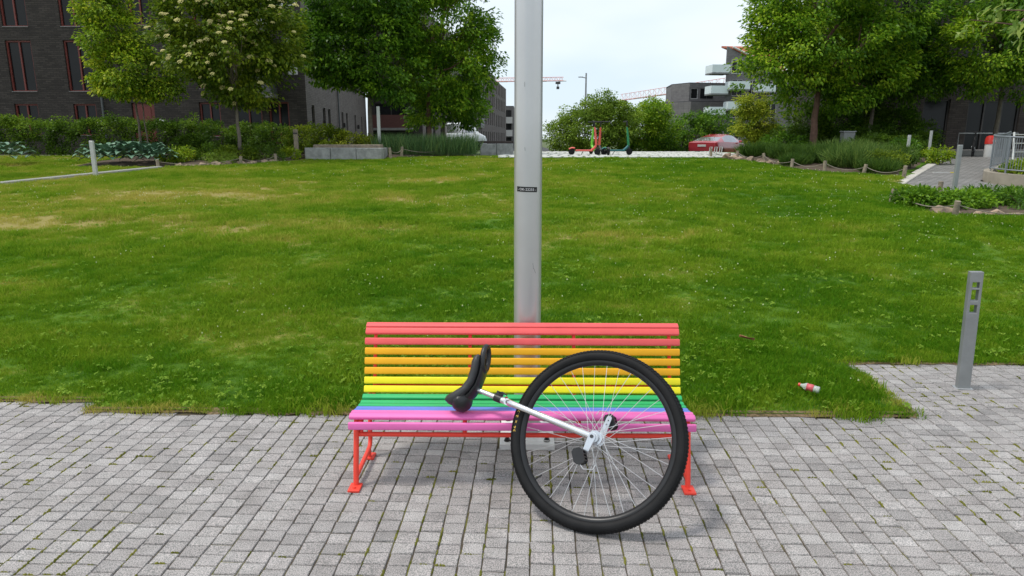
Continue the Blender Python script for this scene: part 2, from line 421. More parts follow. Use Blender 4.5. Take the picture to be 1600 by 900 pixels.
lx = np.unique(np.round(np.concatenate([[-34, -28, -24, -20], np.arange(-17, 15.1, .25), [-2.93, 2.60, 18, 22, 28, 34]]), 3))
ly = np.unique(np.round(np.concatenate([[4.27, 4.45, 5.36], np.arange(4.6, 8, .2), np.arange(8, 28.3, .3)]), 3))
def lawn_skip(x, y): return y < lawn_edge(np.array(x)) or (x > 8.6 and x > path_left(y) - .2) or y > 27.9 or (x > -.8 and y > 26.8)
lawn_m = bpy.data.materials.new('lawn_soil_and_thatch'); lawn_m.use_nodes = True
nt = lawn_m.node_tree; b = nt.nodes['Principled BSDF']; b.inputs['Roughness'].default_value = .9; b.inputs['Specular IOR Level'].default_value = .15
ga = nt.nodes.new('ShaderNodeNewGeometry'); n1 = nt.nodes.new('ShaderNodeTexNoise'); n1.inputs['Scale'].default_value = 14; n1.inputs['Detail'].default_value = 8
nt.links.new(ga.outputs['Position'], n1.inputs['Vector'])
at = nt.nodes.new('ShaderNodeAttribute'); at.attribute_name = 'dry'  # carries dry patches plus the painted hummock shade
ad = nt.nodes.new('ShaderNodeMath'); ad.operation = 'MULTIPLY_ADD'; ad.inputs[1].default_value = .7; nt.links.new(n1.outputs[0], ad.inputs[0]); nt.links.new(at.outputs['Fac'], ad.inputs[2])
rr = nt.nodes.new('ShaderNodeValToRGB'); e = rr.color_ramp.elements
e[0].position = .25; e[0].color = (.035, .095, .005, 1); e[1].position = 1.25 / 1.3; e[1].color = (.26, .22, .07, 1)  # lowest green deepened to paint in shadow between blades
q = e.new(.6); q.color = (.08, .16, .01, 1); q = e.new(.8); q.color = (.17, .19, .03, 1)
nt.links.new(ad.outputs[0], rr.inputs[0]); nt.links.new(rr.outputs[0], b.inputs['Base Color'])
bp = nt.nodes.new('ShaderNodeBump'); bp.inputs['Strength'].default_value = .8; bp.inputs['Distance'].default_value = .03; nt.links.new(n1.outputs[0], bp.inputs['Height']); nt.links.new(bp.outputs[0], b.inputs['Normal'])
struct(link(grid_mesh('lawn', lx, ly, lawn_z, lawn_skip, dryness_and_shade), 'lawn', lawn_m))

# ragged earth line where turf meets paving
mb = MB(); rg = np.random.default_rng(5)
def soil_strip(p0, p1, n):
    p0 = np.array(p0); p1 = np.array(p1); d = (p1 - p0) / np.linalg.norm(p1 - p0); nn_ = np.array([d[1], -d[0]]); k = len(mb.v); vs = []
    for i in range(n + 1):
        c = p0 + (p1 - p0) * i / n; w = .008 + .045 * float(vnoise(i * .37, c[0], 1., 31)) ** 1.5
        vs += [(c[0] + nn_[0] * w, c[1] + nn_[1] * w, .003), (c[0] - nn_[0] * .03, c[1] - nn_[1] * .03, .022)]
    mb.add(vs, [(2 * i, 2 * i + 2, 2 * i + 3, 2 * i + 1) for i in range(n)])
soil_strip((-9, 4.45), (-2.93, 4.45), 160); soil_strip((-2.93, 4.45), (-2.93, 4.27), 6); soil_strip((-2.93, 4.27), (2.60, 4.27), 150); soil_strip((2.60, 4.27), (2.60, 5.36), 30); soil_strip((2.60, 5.36), (10, 5.36), 160)
struct(mb.build('soil_edge', mat('edge_soil', (.19, .125, .07), .95, .5, 40, .8, 90, hue=(.10, .09, .03))))

# grass: instanced tufts on real ground points
GR = np.random.default_rng(21)
glm = leafmat('grass_blade', (.080, .215, .006), (.45, .41, .08), .38, .7, 'INSTANCER', (.222, .345, .018), .08)
tufts = [(blade_tuft('tuft', 50, .085, .016, .042, .0042, GR, .9), glm) for _ in range(5)] + [(blade_tuft('tuft', 36, .07, .03, .058, .0048, GR, .9), glm) for _ in range(2)]
def sample(y0, y1, dens, margin=1.5):
    margin = margin + .22 * y0; xm = y1 * .80 + margin; n = int(2 * xm * (y1 - y0) * dens)
    x = GR.uniform(-xm, xm, n); y = GR.uniform(y0, y1, n)
    k = np.abs(x) < y * .80 + margin
    k &= y > lawn_edge(x) - .035 * vnoise(x, y, 6, 3) + .01
    k &= ~((x > 8.6) & (x > path_left(y) - .25)) & ~((x > -.8) & (y > 26.55))
    k &= ~((np.abs(x - kerb_x(y)) < .26) & (y < 22.3) & (x < -11))
    k &= (y < bed_front(x)) & (y < bed_right_front(x)) & ~in_ivy(x, y)
    k &= ~((np.abs(x - .03) < .2) & (np.abs(y - 3.97) < .2))
    return x[k], y[k]
pts = []; sc = []; 
for y0, y1, dn, s in ((4.2, 6.2, 420, 1.), (6.2, 9, 260, 1.1), (9, 14, 120, 1.45), (14, 20, 80, 1.6), (20, 24, 70, 1.6), (24, 28, 80, 1.2)):
    x, y = sample(y0, y1, dn); pts.append(np.stack([x, y, lawn_z(x, y) - .004], -1)); sc.append(np.full(len(x), s) * GR.uniform(.7, 1.25, len(x)) * (1 + .6 * (vnoise(x, y, 1.3, 12) - .45)) * (1 + .8 * (vnoise(x, y, 4.5, 13) - .5)))
for a_, b_ in (((-9, 4.46), (-2.93, 4.46)), ((-2.93, 4.28), (2.60, 4.28)), ((2.59, 4.28), (2.59, 5.37)), ((2.60, 5.37), (9, 5.37))):
    L_ = math.hypot(b_[0] - a_[0], b_[1] - a_[1]); n = int(L_ * 75); t = GR.random(n); x = a_[0] + (b_[0] - a_[0]) * t + GR.normal(size=n) * .018; y = a_[1] + (b_[1] - a_[1]) * t + np.abs(GR.normal(size=n)) * .03 - .012
    k = vnoise(x * 3, y * 3, 1., 44) > .25; x, y = x[k], y[k]; pts.append(np.stack([x, y, lawn_z(x, y) - .006], -1)); sc.append(GR.uniform(.4, .8, len(x)))
pts = np.concatenate(pts); sc = np.concatenate(sc); n = len(pts); x, y = pts[:, 0], pts[:, 1]
dr = dryness_and_shade(x, y); edge_d = y - lawn_edge(x); dr = dr + np.where((edge_d < .07) | ((np.abs(x - 2.60) < .07) & (y < 5.36)), .75 * sstep(.3, .75, vnoise(x, y, 3.1, 77)), 0); dr = np.clip(dr, 0, 1); keep = GR.random(n) > np.clip((dr - .62) * 1.6, 0, .85)
tall = (vnoise(x, y, .9, 14) > .66) & (y < 12)
idx = np.where(tall & (GR.random(n) < .5), GR.integers(5, 7, n), GR.integers(0, 5, n))
rot = np.stack([GR.normal(size=n) * .12, GR.normal(size=n) * .12, GR.random(n) * 6.28], -1)
tint = np.clip(.06 + dr * .92 + GR.normal(size=n) * .13, 0, 1)
go_ = scatter('grass', pts[keep], rot[keep], sc[keep], tint[keep], idx[keep], tufts)
tag(go_, 'short mown green lawn grass with yellowed patches sloping up behind the bench', 'grass', kind='stuff')

# broad-leaved weeds and clover in the turf
def rosette(n, l, w, rg, up=.35):
    vs = []; fs = []
    for i in range(n):
        a = 6.283 * i / n + rg.normal() * .25; el = up * rg.uniform(.4, 1.6); L_ = l * rg.uniform(.6, 1.15)
        d = Vector((math.cos(a) * math.cos(el), math.sin(a) * math.cos(el), math.sin(el))); s_ = Vector((-math.sin(a), math.cos(a), 0)); k = len(vs)
        vs += [Vector((0, 0, .012)), d * L_ * .55 + s_ * w / 2 + Vector((0, 0, .016)), d * L_ + Vector((0, 0, .0)), d * L_ * .55 - s_ * w / 2 + Vector((0, 0, .016))]
        fs.append((k, k + 1, k + 2, k + 3))
    me = bpy.data.meshes.new('rosette'); me.from_pydata(vs, [], fs); me.update(); return me
wm = leafmat('weed_leaf', (.12, .26, .012), (.28, .42, .045), .35, .7, 'INSTANCER')
wp = []; 
for y0, y1, dn in ((4.25, 5.6, 190), (5.6, 8.5, 110), (8.5, 14, 30)):
    x, y = sample(y0, y1, dn); k = (vnoise(x, y, 1.7, 51) > .66) | (GR.random(len(x)) < .26); wp.append(np.stack([x[k], y[k], lawn_z(x[k], y[k]) + .012], -1))
wp = np.concatenate(wp); n = len(wp)
wo_ = scatter('weeds', wp, np.stack([GR.normal(size=n) * .15, GR.normal(size=n) * .15, GR.random(n) * 6.28], -1), GR.uniform(.4, 1.0, n) * (1 + .05 * wp[:, 1]), GR.random(n), GR.integers(0, 4, n), [(rosette(6, .036, .017, GR, .6), wm), (rosette(4, .022, .017, GR, .7), wm), (rosette(5, .045, .014, GR, .8), wm), (rosette(3, .026, .02, GR, .6), wm)])
tag(wo_, 'pale broad-leaved dandelion and clover rosettes growing in the lawn', 'weeds', kind='stuff')
# tiny pale domes scattered to stand for leaf glints
mb = MB()
mb.lathe([(.001, .03), (.004, .034), (.0052, .036), (.003, .038), (.001, .043)], 7)
fm = mat('leaf_glint', (.52, .56, .30), .8, .25)
fp = []
for y0, y1, dn in ((4.6, 9, 6.), (9, 16, 6.), (16, 27, 4.)):
    x, y = sample(y0, y1, dn); k = vnoise(x, y, .8, 61) > np.where(x > 2, .38, .62); fp.append(np.stack([x[k], y[k], lawn_z(x[k], y[k]) + .005], -1))
fp = np.concatenate(fp); n = len(fp)
fo_ = scatter('glint_flecks', fp, np.stack([GR.normal(size=n) * .2, GR.normal(size=n) * .2, GR.random(n) * 6.28], -1), GR.uniform(.7, 1.3, n) * (1 + .045 * fp[:, 1]), GR.random(n), np.zeros(n), [(mb.mesh('flower'), fm)])
tag(fo_, 'tiny pale flecks standing for leaf glints dotted over the lawn', 'flowers', kind='stuff')

# ---- paving: bed with joints, individual setts
pm = bpy.data.materials.new('granite_sett'); pm.use_nodes = True
nt = pm.node_tree; b = nt.nodes['Principled BSDF']; L = nt.links.new; b.inputs['Roughness'].default_value = .78; b.inputs['Specular IOR Level'].default_value = .3
g = nt.nodes.new('ShaderNodeNewGeometry'); oi = nt.nodes.new('ShaderNodeObjectInfo')
su = nt.nodes.new('ShaderNodeMath'); L(g.outputs['Random Per Island'], su.inputs[0]); L(oi.outputs['Random'], su.inputs[1])
fr = nt.nodes.new('ShaderNodeMath'); fr.operation = 'FRACT'; L(su.outputs[0], fr.inputs[0])
ra = nt.nodes.new('ShaderNodeValToRGB'); e = ra.color_ramp.elements; e[0].color = (.275, .272, .26, 1); e[1].color = (.40, .396, .378, 1)
for p_, c_ in ((.15, (.315, .307, .292)), (.4, (.335, .33, .315)), (.6, (.35, .34, .324)), (.8, (.365, .36, .342))):
    q = e.new(p_); q.color = c_ + (1,)
L(fr.outputs[0], ra.inputs[0])
sp = nt.nodes.new('ShaderNodeTexNoise'); sp.inputs['Scale'].default_value = 210; sp.inputs['Detail'].default_value = 3; L(g.outputs['Position'], sp.inputs['Vector'])
sr = nt.nodes.new('ShaderNodeValToRGB'); sr.color_ramp.elements[0].position = .40; sr.color_ramp.elements[0].color = (.45, .45, .45, 1); sr.color_ramp.elements[1].position = .60; sr.color_ramp.elements[1].color = (1.5, 1.35, 1.35, 1); L(sp.outputs[0], sr.inputs[0])
m1 = nt.nodes.new('ShaderNodeMix'); m1.data_type = 'RGBA'; m1.blend_type = 'MULTIPLY'; m1.inputs[0].default_value = .85; L(ra.outputs[0], m1.inputs[6]); L(sr.outputs[0], m1.inputs[7])
st = nt.nodes.new('ShaderNodeTexNoise'); st.inputs['Scale'].default_value = 5.5; st.inputs['Detail'].default_value = 7; st.inputs['Roughness'].default_value = .65; L(g.outputs['Position'], st.inputs['Vector'])
s2 = nt.nodes.new('ShaderNodeValToRGB'); s2.color_ramp.elements[0].position = .33; s2.color_ramp.elements[0].color = (.70, .71, .715, 1); s2.color_ramp.elements[1].position = .66; s2.color_ramp.elements[1].color = (1.06, 1.09, 1.11, 1); L(st.outputs[0], s2.inputs[0])
m2 = nt.nodes.new('ShaderNodeMix'); m2.data_type = 'RGBA'; m2.blend_type = 'MULTIPLY'; m2.inputs[0].default_value = .8; L(m1.outputs[2], m2.inputs[6]); L(s2.outputs[0], m2.inputs[7])
vo = nt.nodes.new('ShaderNodeTexVoronoi'); vo.inputs['Scale'].default_value = 2.1; vo.inputs['Randomness'].default_value = 1.; L(g.outputs['Position'], vo.inputs['Vector'])
sx_ = nt.nodes.new('ShaderNodeSeparateXYZ'); L(vo.outputs['Color'], sx_.inputs[0])
rd = nt.nodes.new('ShaderNodeMath'); rd.operation = 'MULTIPLY_ADD'; L(sx_.outputs[0], rd.inputs[0]); rd.inputs[1].default_value = .14; rd.inputs[2].default_value = -.085
wv = nt.nodes.new('ShaderNodeMath'); wv.operation = 'MULTIPLY_ADD'; L(sp.outputs[0], wv.inputs[0]); wv.inputs[1].default_value = .03; L(vo.outputs['Distance'], wv.inputs[2])
df = nt.nodes.new('ShaderNodeMath'); df.operation = 'SUBTRACT'; L(rd.outputs[0], df.inputs[0]); L(wv.outputs[0], df.inputs[1])
mr = nt.nodes.new('ShaderNodeMapRange'); mr.inputs['From Min'].default_value = -.012; mr.inputs['From Max'].default_value = .01; mr.inputs['To Max'].default_value = .65; L(df.outputs[0], mr.inputs['Value'])
m3 = nt.nodes.new('ShaderNodeMix'); m3.data_type = 'RGBA'; L(mr.outputs[0], m3.inputs[0]); L(m2.outputs[2], m3.inputs[6]); m3.inputs[7].default_value = (.085, .08, .075, 1)
L(m3.outputs[2], b.inputs['Base Color'])
bp = nt.nodes.new('ShaderNodeBump'); bp.inputs['Strength'].default_value = .45; bp.inputs['Distance'].default_value = .003; L(sp.outputs[0], bp.inputs['Height']); L(bp.outputs[0], b.inputs['Normal'])

bedm = bpy.data.materials.new('joint_sand_and_moss'); bedm.use_nodes = True
nt = bedm.node_tree; b = nt.nodes['Principled BSDF']; L = nt.links.new; b.inputs['Roughness'].default_value = .95; b.inputs['Specular IOR Level'].default_value = .1
g = nt.nodes.new('ShaderNodeNewGeometry'); n1 = nt.nodes.new('ShaderNodeTexNoise'); n1.inputs['Scale'].default_value = 3.2; n1.inputs['Detail'].default_value = 9; n1.inputs['Roughness'].default_value = .7; L(g.outputs['Position'], n1.inputs['Vector'])
ra = nt.nodes.new('ShaderNodeValToRGB'); e = ra.color_ramp.elements; e[0].position = .40; e[0].color = (.07, .06, .045, 1); e[1].position = .68; e[1].color = (.19, .20, .035, 1)
q = e.new(.5); q.color = (.11, .09, .065, 1); q = e.new(.56); q.color = (.14, .13, .04, 1)
L(n1.outputs[0], ra.inputs[0]); L(ra.outputs[0], b.inputs['Base Color'])
n2 = nt.nodes.new('ShaderNodeTexNoise'); n2.inputs['Scale'].default_value = 180; L(g.outputs['Position'], n2.inputs['Vector'])
bp = nt.nodes.new('ShaderNodeBump'); bp.inputs['Strength'].default_value = 1; bp.inputs['Distance'].default_value = .006; L(n2.outputs[0], bp.inputs['Height']); L(bp.outputs[0], b.inputs['Normal'])

mb = MB(); mb.add([(-14, -6, -.0075), (14, -6, -.0075), (14, 5.5, -.0075), (-14, 5.5, -.0075)], [(0, 1, 2, 3)])
paving = struct(mb.build('paving', bedm))
PA = R(-1.29); ca, sa = math.cos(PA), math.sin(PA)
PR = np.random.default_rng(3); CW, CL = .1035, .0835
def sett(w, l, rg):
    # irregular chamfered sett: top ring, shoulder ring, bottom ring
    def ring(ix, z, j):
        pts_ = []
        for sx_, sy_ in ((-1, -1), (1, -1), (1, 1), (-1, 1)):
            pts_.append((sx_ * (w / 2 - ix) + rg.normal() * j, sy_ * (l / 2 - ix) + rg.normal() * j, z + rg.normal() * .0006))
        return pts_
    j = .0013; o = ring(0, -.0055, j)
    t = [(p[0] * .95, p[1] * .93, rg.normal() * .0007) for p in o]; bt = [(p[0], p[1], -.045) for p in o]
    vs = t + o + bt; fs = [(0, 1, 2, 3)]
    for i in range(4):
        k = (i + 1) % 4; fs.append((4 + i, 4 + k, k, i)); fs.append((8 + i, 8 + k, 4 + k, 4 + i))
    return vs, fs
variants = []
for k in range(14):
    vs, fs = sett(CW - .0058, CL - .0062, PR); me = bpy.data.meshes.new('paver'); me.from_pydata(vs, [], fs); me.materials.append(pm); me.update(); variants.append(me)
cells = []
for i in range(-100, 101):
    oy = PR.uniform(0, CL); yv = -1.0 + oy; xc = i * CW + .03
    while yv < 5.7:
        l = CL * PR.choice([1., 1., 1., .94, 1.06, 1.12]); yc = yv + l / 2; yv += l
        X = xc * ca - yc * sa; Y = xc * sa + yc * ca
        if Y > float(lawn_edge(np.array(X))) - .012 or Y < 0.3 or abs(X) > Y * .85 + 3.2: continue
        if abs(X - .033) < .185 and abs(Y - 3.975) < .19: continue
        cells.append((X, Y, l / CL, PA + PR.normal() * .006, PR.normal() * .0011, PR.normal() * .010, PR.normal() * .012))
Cc = np.array(cells)
# how large each shows: distance inside the view
def seen(c):
    X, Y = c[0], c[1]; z = Y * .9767 + 1.8 * .2147; u = X / z * 1067 + 16; v = (1.8 * .9767 - Y * .2147) / z * 1067
    return (abs(u) < 815 and v < 462, z)
big = sorted([(seen(c)[1], i) for i, c in enumerate(cells) if seen(c)[0]])[:300]; bigset = {i for _, i in big}
mb = MB()
for i, (X, Y, s, a, dz, tx, ty) in enumerate(cells):
    k = int(PR.integers(14))
    M = Matrix.Translation((X, Y, dz)) @ Euler((tx, ty, a)).to_matrix().to_4x4() @ Matrix.Diagonal((1, s, 1, 1))
    if i in bigset:
        o = bpy.data.objects.new('paver', variants[k]); COL.objects.link(o); o.parent = paving; o.matrix_local = M
    else:
        me = variants[k]; mb.add([v.co for v in me.vertices], [tuple(p.vertices) for p in me.polygons], 0, M)
fld = mb.build('paver_field', pm, paving); fld['kind'] = 'stuff'
# moss cushions in the joints
mp_, mr_ = [], []
for c in cells:
    X, Y = c[0], c[1]; d_ = float(vnoise(X, Y, 1.1, 71)); d2 = float(vnoise(X, Y, 4., 72))
    w_ = max(0, d_ - .32) * max(0, d2 - .25) * 3.4 + .6 * math.exp(-((Y - 3.6) / .7) ** 2) * max(0, d2 - .35)
    for q in range(3):
        if PR.random() < w_:
            side = -1 if PR.random() < .7 else 1
            lx_ = (CW / 2) * side if PR.random() < .75 else PR.uniform(-.5, .5) * CW; ly_ = PR.uniform(-.5, .5) * CL if abs(lx_) > CW * .49 else CL / 2
            mp_.append((X + lx_ * ca - ly_ * sa, Y + lx_ * sa + ly_ * ca, -.0085)); mr_.append(PA + (0 if abs(lx_) > CW * .49 else 1.57))
mv = MB()
for k in range(7):
    cx, cy = PR.normal() * .0016, (k - 3) * .006 + PR.normal() * .002
    mv.lathe([(.0052, 0), (.0045, .006), (.0025, .0105 + PR.random() * .003), (.0004, .0125 + PR.random() * .003)], 6, Matrix.Translation((cx, cy, 0)))
mossm = leafmat('moss', (.10, .11, .015), (.26, .25, .05), .1, .9, 'INSTANCER')
n = len(mp_)
mo = scatter('moss', np.array(mp_), np.stack([np.zeros(n), np.zeros(n), np.array(mr_)], -1), PR.uniform(.6, 1.25, n), PR.random(n), np.zeros(n), [(mv.mesh('moss_cushion'), mossm)])
tag(mo, 'yellow-green moss cushions growing in the joints of the paving', 'moss', kind='stuff')

# ---- pale slab plaza at the top of the lawn
plm = mat('plaza_slab', (.58, .58, .54), .8, .15, 6, .2, 60)
mb = MB(); mb.add([(-3.2, 26.6, 1.065), (12.5, 26.6, 1.065), (12.5, 37, 1.065), (-3.2, 37, 1.065)], [(0, 1, 2, 3)])
plaza = struct(mb.build('plaza', mat('plaza_joint_turf', (.09, .14, .03), .95, .35, 9)))
mb = MB(); PR2 = np.random.default_rng(8)
yy = 26.65
while yy < 36.9:
    xx = -.75 + PR2.uniform(-.3, 0)
    while xx < 9.8:
        if PR2.random() > .04: mb.cbox((xx + .17, yy + .15, 1.078 + PR2.normal() * .003), (.30, .20, .05), .012, Matrix.Translation((PR2.normal() * .01, PR2.normal() * .01, 0)))
        xx += .42
    yy += .42
slf = mb.build('slab_field', plm, plaza); slf['kind'] = 'stuff'
# road below the plaza and street leading away
mb = MB(); mb.add([(-4.9, 39.2, .605), (13, 39.2, .605), (13, 46, .54), (4, 60, .41), (4, 200, -.26), (-3, 200, -.26), (-4.9, 60, .41)], [(0, 1, 2, 3, 4, 5, 6)])
struct(mb.build('road', mat('asphalt', (.055, .055, .058), .9, .2, 3, .3, 120)))

# ---- paved path at the right with pale concrete edge
pthm = brickmat('path_cobbles', (.20, .20, .195), (.27, .265, .26), (.09, .085, .075), .85)
bn = pthm.node_tree.nodes['Brick Texture']; bn.inputs['Brick Width'].default_value = .2; bn.inputs['Row Height'].default_value = .12; bn.inputs['Mortar Size'].default_value = .01
g_ = next(n_ for n_ in pthm.node_tree.nodes if n_.type == 'NEW_GEOMETRY')
pthm.node_tree.links.new(g_.outputs['Position'], bn.inputs['Vector'])
left = [(float(path_left(y_)), y_) for y_ in (16.4, 17.0, 17.9, 19., 20.8, 23, 26.9, 31)]
tip = [(10.6, 15.95), (11.6, 15.7), (13.2, 15.6)]
poly = tip[::-1] + left
rightp = [(19.6, 31), (19.4, 27), (15.6, 22), (13.4, 19.6), (12.35, 18.9), (12.2, 17.8), (12.8, 16.9), (13.2, 15.6)]
def strip_mesh(a, b, zoff):
    m_ = MB(); n_ = len(a); vs_ = []
    for (x0, y0), (x1, y1) in zip(a, b):
        for t in np.linspace(0, 1, 6):
            x_, y_ = x0 + (x1 - x0) * t, y0 + (y1 - y0) * t; vs_.append((x_, y_, tz(x_, y_) + zoff))
    return m_.add(vs_, [(6 * i + k, 6 * i + k + 1, 6 * i + k + 7, 6 * i + k + 6) for i in range(n_ - 1) for k in range(5)])
def resample(p, n):
    p = np.array(p); d = np.r_[0, np.cumsum(np.linalg.norm(np.diff(p, axis=0), axis=1))]; t = np.linspace(0, d[-1], n)
    return np.stack([np.interp(t, d, p[:, 0]), np.interp(t, d, p[:, 1])], -1)
la = resample([(13.0, 15.62)] + tip[::-1][1:] + left, 60); lb = resample(rightp[::-1], 60)
struct(strip_mesh(la.tolist(), lb.tolist(), .02).build('path', pthm, smooth=180))
def kerb_run(pts_, w, h, n, name, m_, seg_gap=.012, label=None):
    """kerb built from separate stones along a line"""
    q_ = resample(pts_, n + 1); mb_ = MB(); vs_ = []
    for i in range(n + 1):
        d_ = q_[min(i + 1, n)] - q_[max(i - 1, 0)]; d_ = d_ / np.linalg.norm(d_); s_ = np.array([-d_[1], d_[0]]) * (w / 2 + .02)
        for t in (-1, 1): x_, y_ = q_[i] + s_ * t; vs_.append((x_, y_, tz(x_, y_) + .006))
    par = struct(mb_.add(vs_, [(2 * i, 2 * i + 2, 2 * i + 3, 2 * i + 1) for i in range(n)]).build(name, mat('kerb_mortar', (.2, .19, .17), .95)))
    for i in range(n):
        a_, b_ = Vector((*q_[i], tz(*q_[i]))), Vector((*q_[i + 1], tz(*q_[i + 1]))); d_ = (b_ - a_); l_ = d_.length; d_.normalize(); s_ = Vector((-d_.y, d_.x, 0)).normalized(); u_ = d_.cross(s_)
        MB().cbox((l_ / 2, 0, 0), (l_ - seg_gap, w, h), .015, frameM(a_, d_, s_, u_)).build('kerbstone', m_, par)
    return par
pk = mat('pale_concrete', (.50, .47, .42), .85, .12, 3, .3, 60)
kerb_run((np.array([(13.0, 15.55)] + [(11.6, 15.6), (10.55, 15.85)] + left) + np.array([-.1, 0])).tolist(), .26, .11, 26, 'path_kerb', pk)
kerb_run([(-16.6, 10.5), (-15.3, 13.), (-13.45, 17.54), (-11.62, 22.05)], .26, .22, 16, 'lawn_kerb', mat('grey_kerb', (.31, .31, .28), .9, .15, 4, .3, 60))
# planted earth of the beds
bedsoil = mat('bed_soil', (.085, .06, .04), .95, .3, 6, .6, 40)
def soil_bed(name, pl):
    m_ = MB(); cx_ = sum(p[0] for p in pl) / len(pl); cy_ = sum(p[1] for p in pl) / len(pl)
    q_ = resample(pl + [pl[0]], 41)[:-1]; vs_ = []
    for f_ in (1., .75, .5, .25):
        for p in q_:
            x_, y_ = cx_ + (p[0] - cx_) * f_, cy_ + (p[1] - cy_) * f_; vs_.append((x_, y_, tz(x_, y_) + (.02 if f_ == 1 else .13 - .02 * f_)))
    vs_.append((cx_, cy_, tz(cx_, cy_) + .13)); N_ = 40
    fs_ = [(r_ * N_ + i, r_ * N_ + (i + 1) % N_, (r_ + 1) * N_ + (i + 1) % N_, (r_ + 1) * N_ + i) for r_ in range(3) for i in range(N_)] + [(3 * N_ + i, 3 * N_ + (i + 1) % N_, 4 * N_) for i in range(N_)]
    return struct(m_.add(vs_, fs_).build(name, bedsoil, smooth=180))
soil_bed('bed_left', [(-15.2, 22.6), (-11.6, 22.2), (-9.9, 23.3), (-8.4, 24.5), (-8.3, 26.4), (-5.2, 26.5), (-2, 28.5), (-2, 30.5), (-9, 30.5), (-16, 30.5), (-15.6, 26)])
soil_bed('bed_right', [(8.2, 27), (8.4, 24.5), (8.4, 22), (9.1, 20.9), (9.9, 20.1), (10.6, 19.2), (11.6, 21), (13.6, 23.6), (15.9, 26.9), (16.5, 31), (11, 31), (9.4, 30)])
soil_bed('bed_right_front', [(7.6, 14.3), (7.75, 12.6), (9.2, 12.2), (12, 11.9), (14.5, 12.5), (14, 15.2), (11.6, 15.35), (10.2, 15.5), (9.2, 15.2)])
# ------------------------------------------------------------------ rainbow bench
def paint(n, c): return mat(n, c, .5, .07, 5, .08, 140, spec=.3)
SL = dict(red=paint('red_paint', (.80, .115, .115)), orange=paint('orange_paint', (.90, .44, .015)), yellow=paint('yellow_paint', (.90, .78, .02)), green=paint('green_paint', (.03, .42, .14)), blue=paint('blue_paint', (.14, .22, .66)), pink=paint('pink_paint', (.76, .16, .44)))
frm = paint('frame_red_paint', (.82, .07, .045))
bench = thing('park_bench', 'rainbow-slatted park bench with red metal frame in front of the grey pole', 'bench', (0, 3.5, 0))
# (colour, Y, Z, tilt of the slat's face above the horizontal)
slats = [('red', 3.832, .732, 66), ('red', 3.806, .705, 38), ('red', 3.775, .653, 20), ('orange', 3.763, .598, 14), ('orange', 3.745, .544, 16), ('orange', 3.731, .490, 16), ('yellow', 3.713, .438, 20), ('yellow', 3.695, .391, 28),
         ('green', 3.652, .359, 62), ('green', 3.602, .344, 82), ('green', 3.552, .345, 90), ('blue', 3.500, .349, 93), ('blue', 3.448, .357, 95), ('pink', 3.394, .370, 90), ('pink', 3.350, .370, 62), ('pink', 3.317, .330, 4)]
prof_back = rrect(.022, .040, .007, 3); prof_seat = rrect(.024, .035, .008, 3)
for c, Y, Z, a in slats:
    nrm = Vector((0, -math.cos(R(a)), math.sin(R(a)))); tan = Vector((0, math.sin(R(a)), math.cos(R(a))))
    w = .905; prof = prof_seat if c in ('green', 'blue') or Z > .36 and c == 'pink' else prof_back
    mb = MB(); M = frameM((0, Y, Z), nrm, tan, (1, 0, 0))
    n = len(prof); ins = [(x * .8, y * .88) for x, y in prof]
    vs = [(x, y, -w) for x, y in ins] + [(x, y, -w + .004) for x, y in prof] + [(x, y, w - .004) for x, y in prof] + [(x, y, w) for x, y in ins]
    fs = [tuple(range(n - 1, -1, -1)), tuple(range(3 * n, 4 * n))] + [(r_ * n + i, r_ * n + (i + 1) % n, (r_ + 1) * n + (i + 1) % n, (r_ + 1) * n + i) for r_ in range(3) for i in range(n)]
    mb.add(vs, fs, 0, M).build('slat', SL[c], bench, world=True, smooth=35)
    # coach bolts are hidden from the front
ribp = [(Y + math.cos(R(a)) * .021, Z - math.sin(R(a)) * .021) for c, Y, Z, a in slats]
for X in (-.85, -.30, .30, .85):
    mb = MB(); pts_ = []
    for i in range(len(ribp) - 1):
        for t in (0, .5): pts_.append((X, ribp[i][0] + (ribp[i + 1][0] - ribp[i][0]) * t, ribp[i][1] + (ribp[i + 1][1] - ribp[i][1]) * t))
    pts_.append((X, *ribp[-1])); mb.tube(pts_, .0105, 8, sx=1.0)
    mb.tube([(X, 3.36, .275), (X, 3.365, .32), (X, 3.40, .368)], .012, 8)
    mb.build('support_rib', frm, bench, world=True, smooth=60)
def arc(c, r, a0, a1, n, X): return [(X, c[0] + r * math.cos(R(a0 + (a1 - a0) * i / n)), c[1] + r * math.sin(R(a0 + (a1 - a0) * i / n))) for i in range(n + 1)]
for s in (-1, 1):
    X = s * .872
    mb = MB(); mb.tube([(X, 3.285, .012), (X, 3.30, .10), (X, 3.335, .24), (X, 3.352, .33), (X, 3.385, .362)], .0145, 12); mb.build('leg', frm, bench, world=True, smooth=60)
    mb = MB(); mb.tube([(X, 3.29, .052), (X, 3.40, .056), (X, 3.56, .062)] + arc((3.60, .115), .05, -90, 8, 6, X) + [(X, 3.665, .22), (X, 3.69, .32), (X, 3.72, .38)], .0125, 12); mb.build('leg', frm, bench, world=True, smooth=60)
    mb = MB().cbox((X, 3.262, .007), (.062, .085, .014), .003); mb.tube([(X, 3.245, .013), (X, 3.245, .022)], .009, 6); mb.build('foot_plate', frm, bench, world=True)
    mb = MB().cbox((X, 3.625, .007), (.055, .075, .014), .003); mb.tube([(X, 3.61, .012), (X, 3.61, .066)], .011, 8); mb.build('foot_plate', frm, bench, world=True)
MB().tube([(-.872, 3.353, .268), (.872, 3.353, .268)], .0125, 12).build('front_rail', frm, bench, world=True, smooth=60)
MB().tube([(-.872, 3.715, .378), (-.84, 3.765, .392), (.84, 3.765, .392), (.872, 3.715, .378)], .0115, 12).build('rear_rail', frm, bench, world=True, smooth=60)

